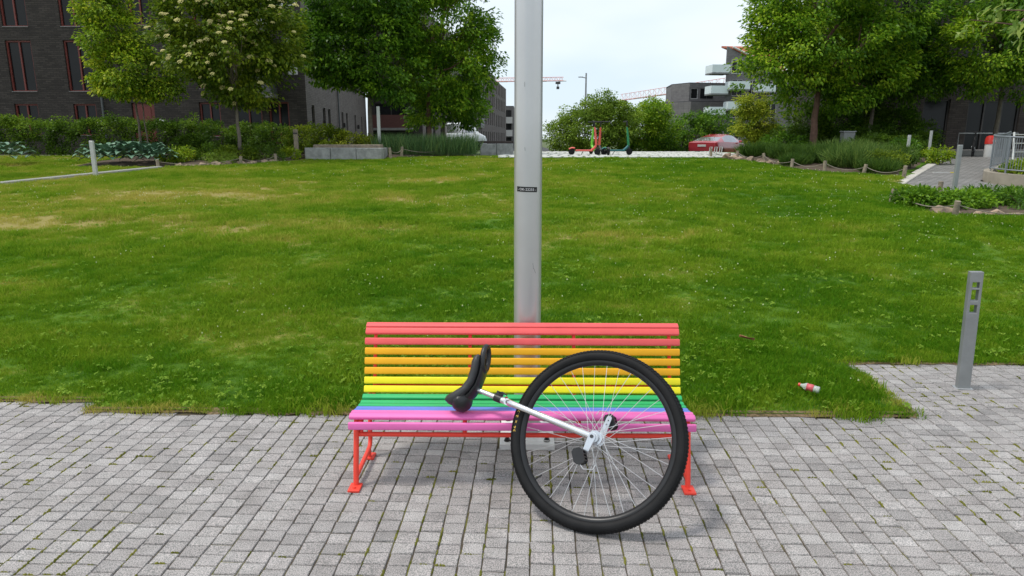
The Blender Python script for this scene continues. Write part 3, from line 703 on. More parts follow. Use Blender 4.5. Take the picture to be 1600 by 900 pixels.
# ------------------------------------------------------------------ lamp pole behind the bench
galv = mat('galvanised_steel', (.40, .41, .42), .42, .10, 3, .05, 30, metal=.35, spec=.5)
def polemat():
    m = mat('painted_steel_pole', (.60, .60, .60), .34, .05, 2.2, .03, 40, metal=.6)
    return m
PX, PY = .033, 3.975
pole = thing('lamp_pole', 'tall round grey metal lamp pole bolted down behind the bench', 'pole', (PX, PY, 0))
mb = MB(); mb.lathe([(.0805, .03), (.0805, 1.2), (.0785, 2.6), (.072, 5.), (.06, 8.)], 48, Matrix.Translation((PX, PY, 0))); mb.build('shaft', polemat(), pole, world=True, smooth=50)
mb = MB(); mb.cbox((PX, PY - .035, .012), (.325, .41, .045), .004); mb.build('base_plate', mat('weathered_plate', (.74, .73, .70), .5, .10, 9, .1, 60), pole, world=True)
MB().lathe([(.098, .034), (.098, .052), (.088, .056), (.082, .075)], 32, Matrix.Translation((PX, PY, 0))).build('base_collar', galv, pole, world=True, smooth=40)
for bx in (-.118, .118):
    for by in (-.19, .115):
        mb = MB(); M = Matrix.Translation((PX + bx, PY + by, .034))
        mb.lathe([(.020, 0), (.020, .004)], 20, M); mb.lathe([(.0155, .004), (.0155, .017)], 6, M); mb.lathe([(.0085, .017), (.0085, .03)], 10, M)
        mb.build('anchor_bolt', mat('dark_bolt', (.045, .042, .04), .5, .2, 20, metal=.6), pole, world=True)
mb = MB(); mb.tube([(PX, PY, 7.9), (PX, PY + .1, 8.15), (PX, PY + .9, 8.3)], [.06, .05, .04], 12); mb.cbox((PX, PY + 1.15, 8.3), (.22, .6, .1), .03); mb.build('lamp_head', polemat(), pole, world=True, smooth=40)
# number plate sticker, bent round the pole
zc = 1.515; rr_ = .0802; A0 = -math.pi / 2 - .10
def bend(x, y, off): 
    a = A0 + x / rr_; return (PX + (rr_ + off) * math.cos(a), PY + (rr_ + off) * math.sin(a), zc + y - x * .035)
mb = MB(); nseg = 16; hw, hh = .062, .0145
vs = [bend(-hw + 2 * hw * i / nseg, s * hh, .0016) for i in range(nseg + 1) for s in (-1, 1)]
mb.add(vs, [(2 * i, 2 * i + 2, 2 * i + 3, 2 * i + 1) for i in range(nseg)])
stk = mb.build('number_sticker', mat('black_sticker', (.012, .012, .012), .4, .1), pole, world=True)
vs, fs, w = textmesh('- OK-22255 -', .019, 1.0); k = .108 / w
mb = MB(); mb.add([bend(v.x * k, v.y * max(k, .9), .0026) for v in vs], fs); mb.build('lettering', mat('white_print', (.75, .75, .75), .5, .05), stk, world=True)
# thin scratches on the paint
for (sx, sy, l, dx) in ((.03, 1.09, .035, .004), (.036, 1.06, .03, .012), (-.02, 1.75, .02, .002), (-.022, 2.1, .025, 0)):
    p = []
    for i in range(4):
        a = -math.pi / 2 + (sx + dx * i / 3) / rr_; p.append((PX + (rr_ + .0006) * math.cos(a), PY + (rr_ + .0006) * math.sin(a), sy - l * i / 3))
    MB().tube(p, .0007, 4).build('scratch', mat('scratch_dark', (.10, .10, .10), .8), pole, world=True)

# ------------------------------------------------------------------ unicycle leaning on the bench
UC = Vector((.360, 3.069, .382)); UN = Vector((-.316, -.810, .493)).normalized(); UU = Vector((.179, .460, .870)); UU = (UU - UN * UU.dot(UN)).normalized(); US = UU.cross(UN)
if US.x < 0: US = -US
RC, RT = .405, .029
uni = thing('unicycle', 'large-wheeled unicycle with black saddle lying against the rainbow bench', 'unicycle', (.287, 2.882, 0))
def wp_(r, a, c): return UC + (US * math.cos(a) + UU * math.sin(a)) * r + UN * c
def ring_mesh(prof, seg):
    vs = []; n = len(prof)
    for i in range(seg):
        a = 2 * math.pi * i / seg
        for r, c in prof: vs.append(wp_(r, a, c))
    return vs, [(i * n + k, i * n + (k + 1) % n, ((i + 1) % seg) * n + (k + 1) % n, ((i + 1) % seg) * n + k) for i in range(seg) for k in range(n)]
rubber = mat('tyre_rubber', (.009, .009, .0095), .65, .35, 14, .15, 200, spec=.25)
silver = mat('polished_alloy', (.72, .73, .75), .2, .06, 12, metal=.9)
black = mat('black_plastic', (.014, .014, .015), .42, .2, 20, .1, 200)
steel = mat('spoke_steel', (.70, .70, .70), .3, .05, 9, metal=.7)
# rim (the wheel part) with tyre, hub and spokes below it
mb = MB(); vs, fs = ring_mesh([(RC - .020, .016), (RC - .028, .017), (RC - .044, .010), (RC - .047, 0), (RC - .044, -.010), (RC - .028, -.017), (RC - .020, -.016)], 120); mb.add(vs, fs)
wheel = mb.build('wheel', mat('black_rim', (.020, .020, .021), .35, .15, 9, metal=.3), uni, world=True, smooth=50)
tp = []
for k in range(20):
    a = 2 * math.pi * k / 20; r_ = RC + RT * math.cos(a); c_ = RT * 1.02 * math.sin(a)
    tp.append((r_, c_))
tp = [(r_, c_) for r_, c_ in tp if r_ > RC - .026]
tp = sorted(tp, key=lambda q: math.atan2(q[1], q[0] - RC)); 
mb = MB(); vs, fs = ring_mesh(tp, 160); mb.add(vs, fs)
# tread blocks on the crown of the tyre
for i in range(150):
    a0 = 2 * math.pi * i / 150
    for row, (b0, b1) in enumerate(((-58, -36), (-31, -8), (8, 31), (36, 58))):
        a = a0 + (math.pi / 150 if row in (1, 2) else 0); da = 2 * math.pi / 150 * .33
        q = []
        for h in (.0005, .0028):
            for aa, bb in ((a - da, b0), (a + da, b0), (a + da, b1), (a - da, b1)):
                bb = R(bb); q.append(wp_(RC + (RT + h) * math.cos(bb), aa, (RT * 1.02 + h) * math.sin(bb)))
        mb.add(q, [(4, 5, 6, 7), (0, 1, 5, 4), (1, 2, 6, 5), (2, 3, 7, 6), (3, 0, 4, 7)])
tyre = mb.build('tyre', rubber, wheel, world=True, smooth=50)
HM = frameM(UC, US, UU, UN)
mb = MB(); mb.lathe([(.016, -.055), (.016, -.034), (.036, -.033), (.036, -.029), (.018, -.026), (.018, .026), (.036, .029), (.036, .033), (.016, .034), (.016, .055)], 20, HM)
mb.build('hub', silver, wheel, world=True, smooth=40)
for i in range(36):
    side = 1 if i % 2 else -1; a = 2 * math.pi * i / 36; lead = (1 if (i // 2) % 2 else -1) * R(52)
    p0 = wp_(.033, a + lead, side * .031); p1 = wp_(RC - .043, a, side * .003)
    MB().tube([p0, p1], .0013, 5).build('spoke', steel, wheel, world=True)
MB().tube([wp_(RC - .045, R(-138), 0), wp_(RC - .085, R(-138), 0)], .0035, 6).build('valve', black, wheel, world=True)
# yellow lettering on the tyre wall
vs, fs, w = textmesh('36 x 2.25', .02, 1.15); k = .125 / w
mb = MB(); q = []
for v in vs:
    r_ = RC + .006 + v.y * .85; a = R(177) - (-v.x * k) / RC * -1
    q.append(wp_(r_, R(176) - v.x * k / RC, math.sqrt(max(1e-6, (RT * 1.02) ** 2 - (r_ - RC) ** 2)) + .0012))
mb.add(q, fs); mb.build('lettering', mat('yellow_print', (.75, .48, .08), .5, .1), tyre, world=True)
# frame: two legs, crown, neck
FA = R(180 - 12.6); E1 = US * math.cos(FA) + UU * math.sin(FA); E2 = US * math.cos(FA - math.pi / 2) + UU * math.sin(FA - math.pi / 2)
def up_(a, b, c): return UC + E1 * a + E2 * b + UN * c
mb = MB()
for s in (1, -1):
    mb.tube([up_(-.012, 0, s * .066), up_(.02, 0, s * .066), up_(.12, 0, s * .064), up_(.30, 0, s * .058), up_(.44, 0, s * .046), up_(.475, 0, s * .036), up_(.492, 0, s * .018)], [.016, .0165, .0155, .0155, .0155, .015, .013], 14)
    mb.tube([up_(0, 0, s * .050), up_(0, 0, s * .078)], .023, 20)
mb.tube([up_(.490, 0, -.03), up_(.490, 0, .03)], .0175, 14); mb.tube([up_(.482, 0, 0), up_(.56, 0, 0)], .0165, 16)
frame = mb.build('frame', mat('chrome_frame', (.78, .79, .80), .16, .05, 10, metal=.85), uni, world=True, smooth=50)
vs, fs, w = textmesh('Coker', .022, 1.05); k = .085 / w
mb = MB(); mb.add([up_(.215 - v.x * k, v.y * .72 + .003, .058 + .0165 - abs(v.y) * .15) for v in vs], fs)
mb.build('lettering', mat('grey_print', (.10, .11, .12), .5), frame, world=True)
MB().tube([up_(.55, 0, 0), up_(.70, 0, 0)], .0127, 16).build('seat_post', silver, uni, world=True, smooth=50)
mb = MB(); mb.tube([up_(.535, 0, 0), up_(.572, 0, 0)], .0215, 18)
mb.box((0, 0, 0), (.03, .018, .03), frameM(up_(.553, .026, 0), E1, E2, UN)); mb.tube([up_(.553, .030, -.024), up_(.553, .030, .026)], .004, 8); mb.tube([up_(.543, .03, .024), up_(.53, .034, .03), up_(.50, .03, .034)], [.005, .005, .003], 8)
mb.build('seat_clamp', black, uni, world=True, smooth=40)
MB().tube([up_(.505, .012, .0), up_(.515, .02, .0)], .008, 8).build('reflector', mat('red_reflector', (.35, .01, .02), .2), uni, world=True)
# cranks and pedals
CD = (-US * .26 - UU * .965).normalized()
for s in (1, -1):
    d = CD * s; c0 = UC + UN * s * .088; L_ = .118; x_ = d; y_ = UN.cross(d)
    poly = []
    for k in range(9):
        a = math.pi / 2 + math.pi * k / 8; poly.append((.017 * math.cos(a), .017 * math.sin(a)))
    for k in range(9):
        a = -math.pi / 2 + math.pi * k / 8; poly.append((L_ + .0125 * math.cos(a), .0125 * math.sin(a)))
    mb = MB(); mb.prism(poly, -.007, .007, frameM(c0, x_, y_, UN)); crank = mb.build('crank', silver, uni, world=True, smooth=40)
    mb = MB(); mb.tube([UC + UN * s * .05, UC + UN * s * .101], .0085, 12)
    mb.build('axle_bolt', mat('dark_steel', (.08, .08, .085), .4, .1, metal=.8), crank, world=True, smooth=40)
    for t in ((.72, .0045), (.9, .004)):
        MB().tube([c0 + d * L_ * t[0] - UN * .0078, c0 + d * L_ * t[0] + UN * .0078], t[1], 8).build('pedal_hole', black, crank, world=True)
    pc = c0 + d * L_ * .9 + UN * s * .06; e1 = (d * .8 + y_ * .6).normalized(); e2 = UN.cross(e1)
    mb = MB(); PMt = frameM(pc, e1, e2, UN)
    mb.prism([(-.036, -.014), (-.024, -.026), (.024, -.026), (.036, -.014), (.036, .014), (.024, .026), (-.024, .026), (-.036, .014)], -.038, -.026, PMt); mb.prism([(-.036, -.014), (-.024, -.026), (.024, -.026), (.036, -.014), (.036, .014), (.024, .026), (-.024, .026), (-.036, .014)], .026, .038, PMt); mb.cbox((-.026, 0, 0), (.012, .03, .06), .004, PMt); mb.cbox((.026, 0, 0), (.012, .03, .06), .004, PMt)
    mb.tube([pc - UN * .034, pc + UN * .034], .016, 12)
    for q in range(4):
        for sd in (-1, 1): mb.cbox((-.0225 + q * .015, sd * .019, 0), (.006, .014, .05), .002, PMt)
    mb.tube([pc - UN * .062, pc + UN * .03], .008, 10)
    pedal = mb.build('pedal', black, uni, world=True, smooth=30)
    mb = MB(); mb.tube([pc + e1 * .04 + UN * .03 * s, pc + e1 * .062 + UN * .03 * s + e2 * .01, pc + e1 * .07 + e2 * .045, pc + e1 * .05 - UN * .02 * s + e2 * .06], .0022, 6); mb.build('toe_wire', steel, pedal, world=True)
# saddle: curved pad, base, end bumpers and handle loop
def sad(b, a, c): return up_(.700 + a, b, c)
sec = []
prof_c = [(-.126, .050, .034, .036), (-.114, .050, .050, .056), (-.090, .042, .060, .058), (-.056, .026, .066, .046), (-.018, .008, .062, .038), (.03, .000, .060, .034), (.08, .003, .064, .034), (.125, .012, .070, .034), (.155, .020, .066, .028), (.170, .024, .05, .018)]
vs = []; n = 14
for b_, a_, hw_, th_ in prof_c:
    for k in range(n):
        t = 2 * math.pi * k / n; cx = math.copysign(abs(math.cos(t)) ** .7, math.cos(t)); cy = math.copysign(abs(math.sin(t)) ** .8, math.sin(t))
        sag = .012 * (cx ** 2)
        vs.append(sad(b_, a_ + th_ * .62 + cy * th_ * .78 - sag, cx * hw_ * 1.12))
fs = [(i * n + k, i * n + (k + 1) % n, (i + 1) * n + (k + 1) % n, (i + 1) * n + k) for i in range(len(prof_c) - 1) for k in range(n)] + [tuple(range(n)), tuple((len(prof_c) - 1) * n + k for k in range(n - 1, -1, -1))]
mb = MB().add(vs, fs); saddle = mb.build('saddle', mat('black_saddle_vinyl', (.026, .027, .029), .45, .15, 12, .2, 250), uni, world=True, smooth=70)
mb = MB(); vs = []
bp_ = [(-.105, .046, .052, .05), (-.072, .022, .052, .05), (-.035, -.002, .05, .036), (.02, -.016, .046, .026), (.08, -.014, .048, .024), (.13, -.004, .05, .02)]
for b_, a_, hw_, th_ in bp_:
    for k in range(12):
        t = 2 * math.pi * k / 12; vs.append(sad(b_, a_ + math.sin(t) * th_ * .5, math.cos(t) * hw_))
fs = [(i * 12 + k, i * 12 + (k + 1) % 12, (i + 1) * 12 + (k + 1) % 12, (i + 1) * 12 + k) for i in range(len(bp_) - 1) for k in range(12)] + [tuple(range(12)), tuple((len(bp_) - 1) * 12 + k for k in range(11, -1, -1))]
mb.add(vs, fs); mb.build('saddle_base', black, saddle, world=True, smooth=60)
# front bumper bulge at the lower end
mb = MB(); vs = []; n = 16
for i in range(9):
    p = -math.pi / 2 + math.pi * i / 8
    for k in range(n):
        t = 2 * math.pi * k / n; vs.append(sad(-.086 + .058 * math.cos(p) * math.cos(t), .036 + .054 * math.cos(p) * math.sin(t), .070 * math.sin(p)))
mb.add(vs, [(i * n + k, i * n + (k + 1) % n, (i + 1) * n + (k + 1) % n, (i + 1) * n + k) for i in range(8) for k in range(n)]); mb.build('bumper', black, saddle, world=True, smooth=80)
# handle: open loop at the upper end
loop = []
for k in range(20):
    t = 2 * math.pi * k / 20; loop.append(sad(.165 + .062 * math.cos(t), .006 + .020 * math.cos(t) , .040 * math.sin(t)))
mb = MB(); mb.tube(loop, .0155, 10, closed=True); mb.build('handle', black, saddle, world=True, smooth=80)

# ------------------------------------------------------------------ slotted bollard at the notch of the lawn
def slot_bollard():
    root = thing('bollard', 'flat grey steel bollard with three square slots at the lawn corner', 'bollard', (3.245, 4.80, 0), R(-9)); root.rotation_euler = (0, R(-1.6), R(-9))
    W, D, Hh = .085, .046, .875; slots = [(.575, .635), (.665, .745), (.757, .80)]
    mb = MB(); hw = W / 2; sw = .023
    cuts = [0.0] + [z for s in slots for z in s] + [Hh]
    # wall pieces either side of the slots and solid sections between them
    xs = [-hw, -sw, sw, hw]; zs = [-.02] + [z for s in slots for z in s] + [Hh]
    def hole(i, j): return i == 1 and any(abs(zs[j] - s[0]) < 1e-6 for s in slots)
    idx_ = {}
    def V(i, j, k):
        key = (i, j, k)
        if key not in idx_: idx_[key] = len(mb.v); mb.v.append((xs[i], (-D / 2, D / 2)[k], zs[j]))
        return idx_[key]
    def Fc(*a): mb.f.append(a); mb.m.append(0)
    for i in range(3):
        for j in range(len(zs) - 1):
            if hole(i, j): continue
            Fc(V(i, j, 0), V(i + 1, j, 0), V(i + 1, j + 1, 0), V(i, j + 1, 0)); Fc(V(i, j, 1), V(i, j + 1, 1), V(i + 1, j + 1, 1), V(i + 1, j, 1))
            for (di, dj, e0, e1) in ((-1, 0, (i, j), (i, j + 1)), (1, 0, (i + 1, j + 1), (i + 1, j)), (0, -1, (i + 1, j), (i, j)), (0, 1, (i, j + 1), (i + 1, j + 1))):
                a, b_ = i + di, j + dj
                if a < 0 or a > 2 or b_ < 0 or b_ >= len(zs) - 1 or hole(a, b_):
                    Fc(V(*e0, 0), V(*e1, 0), V(*e1, 1), V(*e0, 1))
    o = mb.build('post', mat('grey_bollard_steel', (.27, .28, .28), .5, .14, 5, .1, 90, metal=.3), root)
    bv = o.modifiers.new('bevel', 'BEVEL'); bv.width = .003; bv.segments = 2; bv.limit_method = 'ANGLE'
    MB().cbox((0, 0, .004), (W + .03, D + .03, .008), .002).build('base_plate', galv, root)
    return root
slot_bollard()

# ------------------------------------------------------------------ bottle and fallen leaf on the lawn
bt = thing('drink_bottle', 'crumpled clear plastic bottle with red cap and label on the grass', 'bottle', (2.03, 4.63, float(lawn_z(2.03, 4.63))))
bd = Vector((.80, -.58, -.10)).normalized(); b0 = Vector((1.985, 4.66, float(lawn_z(1.985, 4.66)) + .055)); BM = zM(b0, b0 + bd) @ Matrix.Diagonal((.85, .85, .66, 1))
clear = mat('clear_plastic', (.86, .92, .86), .12, .03, 20); 
cb_ = clear.node_tree.nodes['Principled BSDF']; cb_.inputs['Transmission Weight'].default_value = .55; cb_.inputs['IOR'].default_value = 1.2
MB().lathe([(.012, .018), (.0125, .03), (.020, .05), (.031, .075), (.034, .085)], 20, BM).build('shoulder', clear, bt, world=True, smooth=60)
MB().lathe([(.0335, .085), (.030, .10), (.0325, .118), (.0335, .145), (.028, .155)], 20, BM).build('label_band', mat('red_label', (.62, .10, .12), .4, .25, 40), bt, world=True, smooth=60)
MB().lathe([(.027, .155), (.031, .165), (.029, .185), (.032, .20), (.027, .214), (.012, .212)], 20, BM).build('bottom', clear, bt, world=True, smooth=60)
mb = MB(); mb.lathe([(.0148, -.004), (.0152, .0), (.0152, .016), (.0138, .018)], 20, BM); mb.build('cap', mat('red_cap', (.72, .07, .04), .35, .05), bt, world=True, smooth=40)
lf = MB(); vs = []; 
for i in range(9):
    t = i / 8; w = .028 * math.sin(math.pi * min(1, t * .96 + .02)) ** .8
    vs += [(-w, t * .13 - .065, .012 + .02 * (t - .5) ** 2 + .012), (0, t * .13 - .065, .008), (w, t * .13 - .065, .012 + .018 * t)]
lf.add(vs, [(3 * i + k, 3 * i + k + 1, 3 * i + k + 4, 3 * i + k + 3) for i in range(8) for k in (0, 1)])
o = lf.build('fallen_leaf', mat('dead_leaf', (.27, .12, .05), .7, .2, 30)); o.location = (1.96, 5.75, float(lawn_z(1.96, 5.75)) + .045); o.rotation_euler = (.1, .2, 1.1)
so = o.modifiers.new('thickness', 'SOLIDIFY'); so.thickness = .0012
tag(o, 'single dry brown leaf lying on the lawn behind the bottle', 'leaf')
# ------------------------------------------------------------------ buildings
def glassm():
    if 'window_glass' in MATS: return MATS['window_glass']
    m = mat('window_glass', (.012, .013, .014), .12, .3, .6, spec=.22); return m
redf = mat('oxblood_frame', (.16, .030, .022), .5, .15, 4); darkf = mat('dark_frame', (.035, .03, .03), .5, .1, 4); whitef = mat('white_frame', (.6, .6, .58), .5, .05)
pale_reflection = mat('painted_reflection', (.55, .56, .55), .7, .05)  # flat pale pane colour stands in for a white reflection
def facade(root, p0, p1, z0, z1, wins, wm_, name='wall', depth=.22):
    """wall with real openings; wins: (u0,u1,v0,v1,kind) in metres along the wall / absolute height"""
    p0 = Vector((*p0, 0)); p1 = Vector((*p1, 0)); d = (p1 - p0); L_ = d.length; d.normalize(); nrm = Vector((d.y, -d.x, 0))
    us = sorted({0, L_} | {w[0] for w in wins} | {w[1] for w in wins}); vs_ = sorted({z0, z1} | {w[2] for w in wins} | {w[3] for w in wins})
    us = [u for u in us if -1e-6 <= u <= L_ + 1e-6]
    mb = MB(); ids = {}
    def V(u, v, k):
        key = (round(u, 4), round(v, 4), k)
        if key not in ids:
            p = p0 + d * u - nrm * (depth if k else 0); ids[key] = len(mb.v); mb.v.append((p.x, p.y, v))
        return ids[key]
    def F_(*a): mb.f.append(a); mb.m.append(0)
    for i in range(len(us) - 1):
        for j in range(len(vs_) - 1):
            cu, cv = (us[i] + us[i + 1]) / 2, (vs_[j] + vs_[j + 1]) / 2
            if any(w[0] < cu < w[1] and w[2] < cv < w[3] for w in wins): continue
            F_(V(us[i], vs_[j], 0), V(us[i + 1], vs_[j], 0), V(us[i + 1], vs_[j + 1], 0), V(us[i], vs_[j + 1], 0))
    for u0, u1, v0, v1, kd in wins:
        F_(V(u0, v0, 0), V(u0, v1, 0), V(u0, v1, 1), V(u0, v0, 1)); F_(V(u1, v0, 0), V(u1, v0, 1), V(u1, v1, 1), V(u1, v1, 0))
        F_(V(u0, v1, 0), V(u1, v1, 0), V(u1, v1, 1), V(u0, v1, 1)); F_(V(u0, v0, 0), V(u0, v0, 1), V(u1, v0, 1), V(u1, v0, 0))
    mb.build(name, wm_, root, world=True)
    for u0, u1, v0, v1, kd in wins:
        o = p0 + d * (u0 + u1) / 2 - nrm * .12 + Vector((0, 0, (v0 + v1) / 2)); M = frameM(o, d, -nrm, (0, 0, 1)); w, h = u1 - u0, v1 - v0
        fm_ = {'r': redf, 'd': darkf, 'w': whitef, 'o': redf, 'b': whitef, 'g': darkf, 'k': darkf}[kd[0]]
        if kd[0] == 'o':     # panelled door
            mb = MB(); mb.cbox((0, 0, 0), (w - .02, .06, h - .02), .01, M)
            for q in (-.25, .25): mb.cbox((0, -.035, q * h), (w * .62, .03, h * .36), .01, M)
            dr = mb.build('door', redf, root, world=True); MB().tube([M @ Vector((w * .36, -.05, -.05)), M @ Vector((w * .36, -.09, -.05)), M @ Vector((w * .26, -.09, -.05))], .012, 6).build('handle', galv, dr, world=True); continue
        t = .075; mb = MB()
        mb.box((-w / 2 + t / 2, 0, 0), (t, .07, h - .004), M); mb.box((w / 2 - t / 2, 0, 0), (t, .07, h - .004), M)
        mb.box((0, 0, h / 2 - t / 2), (w - 2 * t, .07, t), M); mb.box((0, 0, -h / 2 + t / 2), (w - 2 * t, .07, t), M)
        nm = int(kd[1]) if len(kd) > 1 else 0
        for q in range(nm): mb.box((-w / 2 + w * (q + 1) / (nm + 1), .002, 0), (t * .9, .066, h - 2 * t), M)
        if len(kd) > 2: mb.box((0, -.002, h * (int(kd[2]) / 10 - .5)), (w - 2 * t, .074, t), M)
        wnd = mb.build('window', fm_, root, world=True)
        MB().box((0, .045, 0), (w - .02, .012, h - .02), M).build('pane', pale_reflection if kd[0] == 'b' else glassm(), wnd, world=True)
        if kd[0] in 'rdb': MB().box((0, -.10, -h / 2 + .012), (w - .006, .10, .03), M).build('sill', mat('zinc_sill', (.2, .2, .2), .5, .1, metal=.3), wnd, world=True)
    return nrm
def body_box(root, pts_, z0, z1, m_, name='rear_wall', roofm=None):
    mb = MB(); n = len(pts_)
    mb.add([(x, y, z0) for x, y in pts_] + [(x, y, z1) for x, y in pts_], [(i, (i + 1) % n, n + (i + 1) % n, n + i) for i in range(n)]); mb.build(name, m_, root, world=True)
    MB().prism(pts_, z1 - .15, z1 + .12).build('roof', roofm or mat('roof_felt', (.06, .06, .065), .9), root, world=True)
brA = brickmat('shaded_brown_brick', (.040, .034, .032), (.068, .058, .053), (.032, .03, .028))  # front-wall copy, darkened so the backlit shade is in the colour
brB = brickmat('grey_brown_brick', (.14, .12, .112), (.19, .168, .158), (.11, .10, .095))  # paler copy; on side walls it carries their lit tone
brG = brickmat('charcoal_brick', (.17, .167, .168), (.225, .22, .218), (.13, .128, .128))

# left apartment block
bA = thing('apartment_building', 'dark brick apartment block with oxblood window frames behind the left hedge', 'building', (-20, 38, .4))
X0 = -58.
def U(x): return x - X0
wf = []
for x0, x1 in ((-24.75, -23.6), (-21.85, -20.75), (-27.8, -26.7), (-31, -29.9), (-34.5, -33.4), (-38, -36.9), (-41.5, -40.4), (-46, -44.9), (-50, -48.9)): wf.append((U(x0), U(x1), 1.9, 3.42, 'r1'))
for x0, x1 in ((-24.75, -23.5), (-21.95, -20.63), (-27.9, -26.7), (-31, -29.8), (-34.5, -33.3), (-38, -36.8), (-41.5, -40.3), (-46, -44.8), (-50, -48.8)):
    wf.append((U(x0), U(x1), 3.98, 6.35, 'r1')); wf.append((U(x0), U(x1), 6.95, 9.2, 'r1')); wf.append((U(x0), U(x1), 9.9, 12.2, 'r1'))
wf.append((U(-19.0), U(-17.89), 1.15, 3.46, 'o'))
wf += [(U(-15.69), U(-14.67), 1.85, 3.48, 'r1'), (U(-13.95), U(-12.64), 1.5, 3.48, 'r1'), (U(-12.3), U(-11.32), 1.5, 3.5, 'r1')]
wf += [(U(-15.6), U(-14.5), 4.1, 5.7, 'r1'), (U(-11.26), U(-10.78), 4.75, 6.6, 'b05'), (U(-13.4), U(-12.2), 3.95, 6.2, 'r1'), (U(-18.6), U(-17.6), 4.1, 6.3, 'r1')]
wf += [(U(-15.6), U(-14.5), 7.0, 9.2, 'r1'), (U(-12.0), U(-10.7), 7.85, 9.3, 'w1'), (U(-18.6), U(-17.6), 7.0, 9.2, 'r1')]
facade(bA, (X0, 34), (-10.45, 34), .4, 13, wf, brA)
sd = math.hypot(24, 2.45); ws = []
for u0, u1 in ((1.2, 1.95), (4.3, 5.1), (5.9, 6.7), (10.8, 11.6), (12.7, 13.5), (16.8, 17.6), (20.5, 21.3)):
    ws.append((u0, u1, 1.25, 3.42, 'd0'))
for u0, u1 in ((1.0, 2.6), (5, 6.6), (10.5, 12.1), (16.5, 18)): ws.append((u0, u1, 4.95, 6.3, 'd1')); ws.append((u0, u1, 8, 9.4, 'd1'))
facade(bA, (-10.45, 34), (-12.9, 57.9), .4, 13, ws, brB, 'side_wall')
body_box(bA, [(X0, 34.25), (-10.7, 34.25), (-13.15, 57.8), (X0, 57.8)], .4, 13, brA)
mb = MB(); mb.tube([(-20.35, 33.9, .6), (-20.35, 33.9, 12.6)], .06, 8); mb.build('downpipe', mat('zinc_pipe', (.10, .105, .11), .5, metal=.4), bA, world=True, smooth=60)
mb = MB(); mb.tube([(-10.75, 40.6, .6), (-10.98, 43.3, .6)], .01, 4); mb.tube([(-11.3, 43.2, .6), (-11.3, 43.2, 12.6)], .05, 8); mb.build('downpipe', mat('zinc_pipe', (.1, .1, .1)), bA, world=True, smooth=60)
def balcony(root, p, d, w, dep, h, fm_, gm_, name='balcony'):
    d = Vector((*d, 0)).normalized(); nrm = Vector((d.y, -d.x, 0)); M = frameM(Vector(p), d, nrm, (0, 0, 1))
    b_ = MB().cbox((0, dep / 2, 0), (w, dep, .2), .02, M).build(name, fm_, root, world=True)
    MB().box((0, dep - .02, .62), (w - .04, .02, 1.02), M).build('railing_panel', gm_, b_, world=True)
    for s in (-1, 1): MB().box((s * (w / 2 - .02), dep / 2 - .02, .62), (.02, dep - .06, 1.02), M).build('railing_panel', gm_, b_, world=True)
    return b_
railm = mat('balcony_railing', (.10, .10, .11), .5)
balcony(bA, (-12.8, 33.98, 3.75), (1, 0), 2.0, .8, 1, mat('concrete_slab', (.22, .21, .2), .8), railm)
balcony(bA, (-13.2, 33.98, 6.75), (1, 0), 2.4, .8, 1, mat('concrete_slab', (.22, .21, .2), .8), whitef)
mb = MB(); mb.cbox((-17.55, 33.97, 2.62), (.24, .03, .15), .005); mb.build('house_sign', whitef, bA, world=True)
mb = MB(); mb.cbox((-18.55, 33.84, 2.5), (.2, .03, .14), .005); mb.build('door_notice', whitef, bA, world=True)
for yy_ in (38.2, 45.2, 52):
    xx_ = -10.45 - (yy_ - 34) * .1021; MB().cbox((xx_ + .1, yy_, 2.6), (.14, .2, .3), .02).build('wall_lamp', darkf, bA, world=True)

# second block in the gap behind the maples
bB = thing('apartment_building', 'brick block with recessed dark ground floor seen between the maple trunks', 'building', (-8, 58, .4))
facade(bB, (-12.7, 58.2), (-8.3, 58.2), 0, 12, [(.4, 3.2, .6, 2.1, 'd2'), (.4, 3.2, 2.9, 4.6, 'd1'), (.6, 1.8, 6, 8, 'd1'), (2.4, 3.6, 6, 8, 'd1')], brA)
facade(bB, (-8.3, 58.2), (-7.0, 74), 0, 12, [(u, u + 1, v, v + 1.9, 'd0') for u in (1.2, 4.2, 7.5, 11) for v in (.9, 4, 7, 9.6)], brB, 'side_wall')
body_box(bB, [(-12.7, 58.45), (-8.55, 58.45), (-7.25, 73.9), (-12.7, 73.9)], 0, 12, brA)
balcony(bB, (-10.7, 58.1, 2.5), (1, 0), 3.4, 1., 1, mat('concrete_slab', (.22, .21, .2), .8), mat('dark_red_panel', (.10, .035, .03), .6))

bC = thing('apartment_building', 'long brown brick street front receding behind the lighter maple', 'building', (-6, 90, .2))
facade(bC, (-6.9, 74.3), (-4.25, 112), -.4, 11.2, [(u, u + 1.1, v, v + 2.0, 'd1') for u in np.arange(1, 36, 2.6).tolist() for v in (.7, 3.6, 6.4, 8.9)], brB, 'side_wall')
facade(bC, (-12, 74.3), (-6.9, 74.3), -.4, 11.2, [(u, u + 1.1, v, v + 2.0, 'd1') for u in (.8, 3.2) for v in (3.6, 6.4, 8.9)], brB)
body_box(bC, [(-12, 74.6), (-7.15, 74.6), (-4.5, 111.9), (-12, 111.9)], -.4, 11.2, brB)
for v in (3.2, 6.0, 8.6): balcony(bC, (-5.6, 93, v), (.07, 1), 3.4, .35, 1, mat('concrete_slab', (.22, .21, .2)), railm)
bC2 = thing('apartment_building', 'tall brown brick block with roof parapet at the end of the street front', 'building', (-5, 125, 0))
facade(bC2, (-4.6, 113), (-3.2, 137), -.6, 11.0, [(u, u + 1.2, v, v + 2.0, 'd1') for u in np.arange(1, 22, 3.0).tolist() for v in (.7, 3.6, 6.4, 8.8)], brB, 'side_wall')
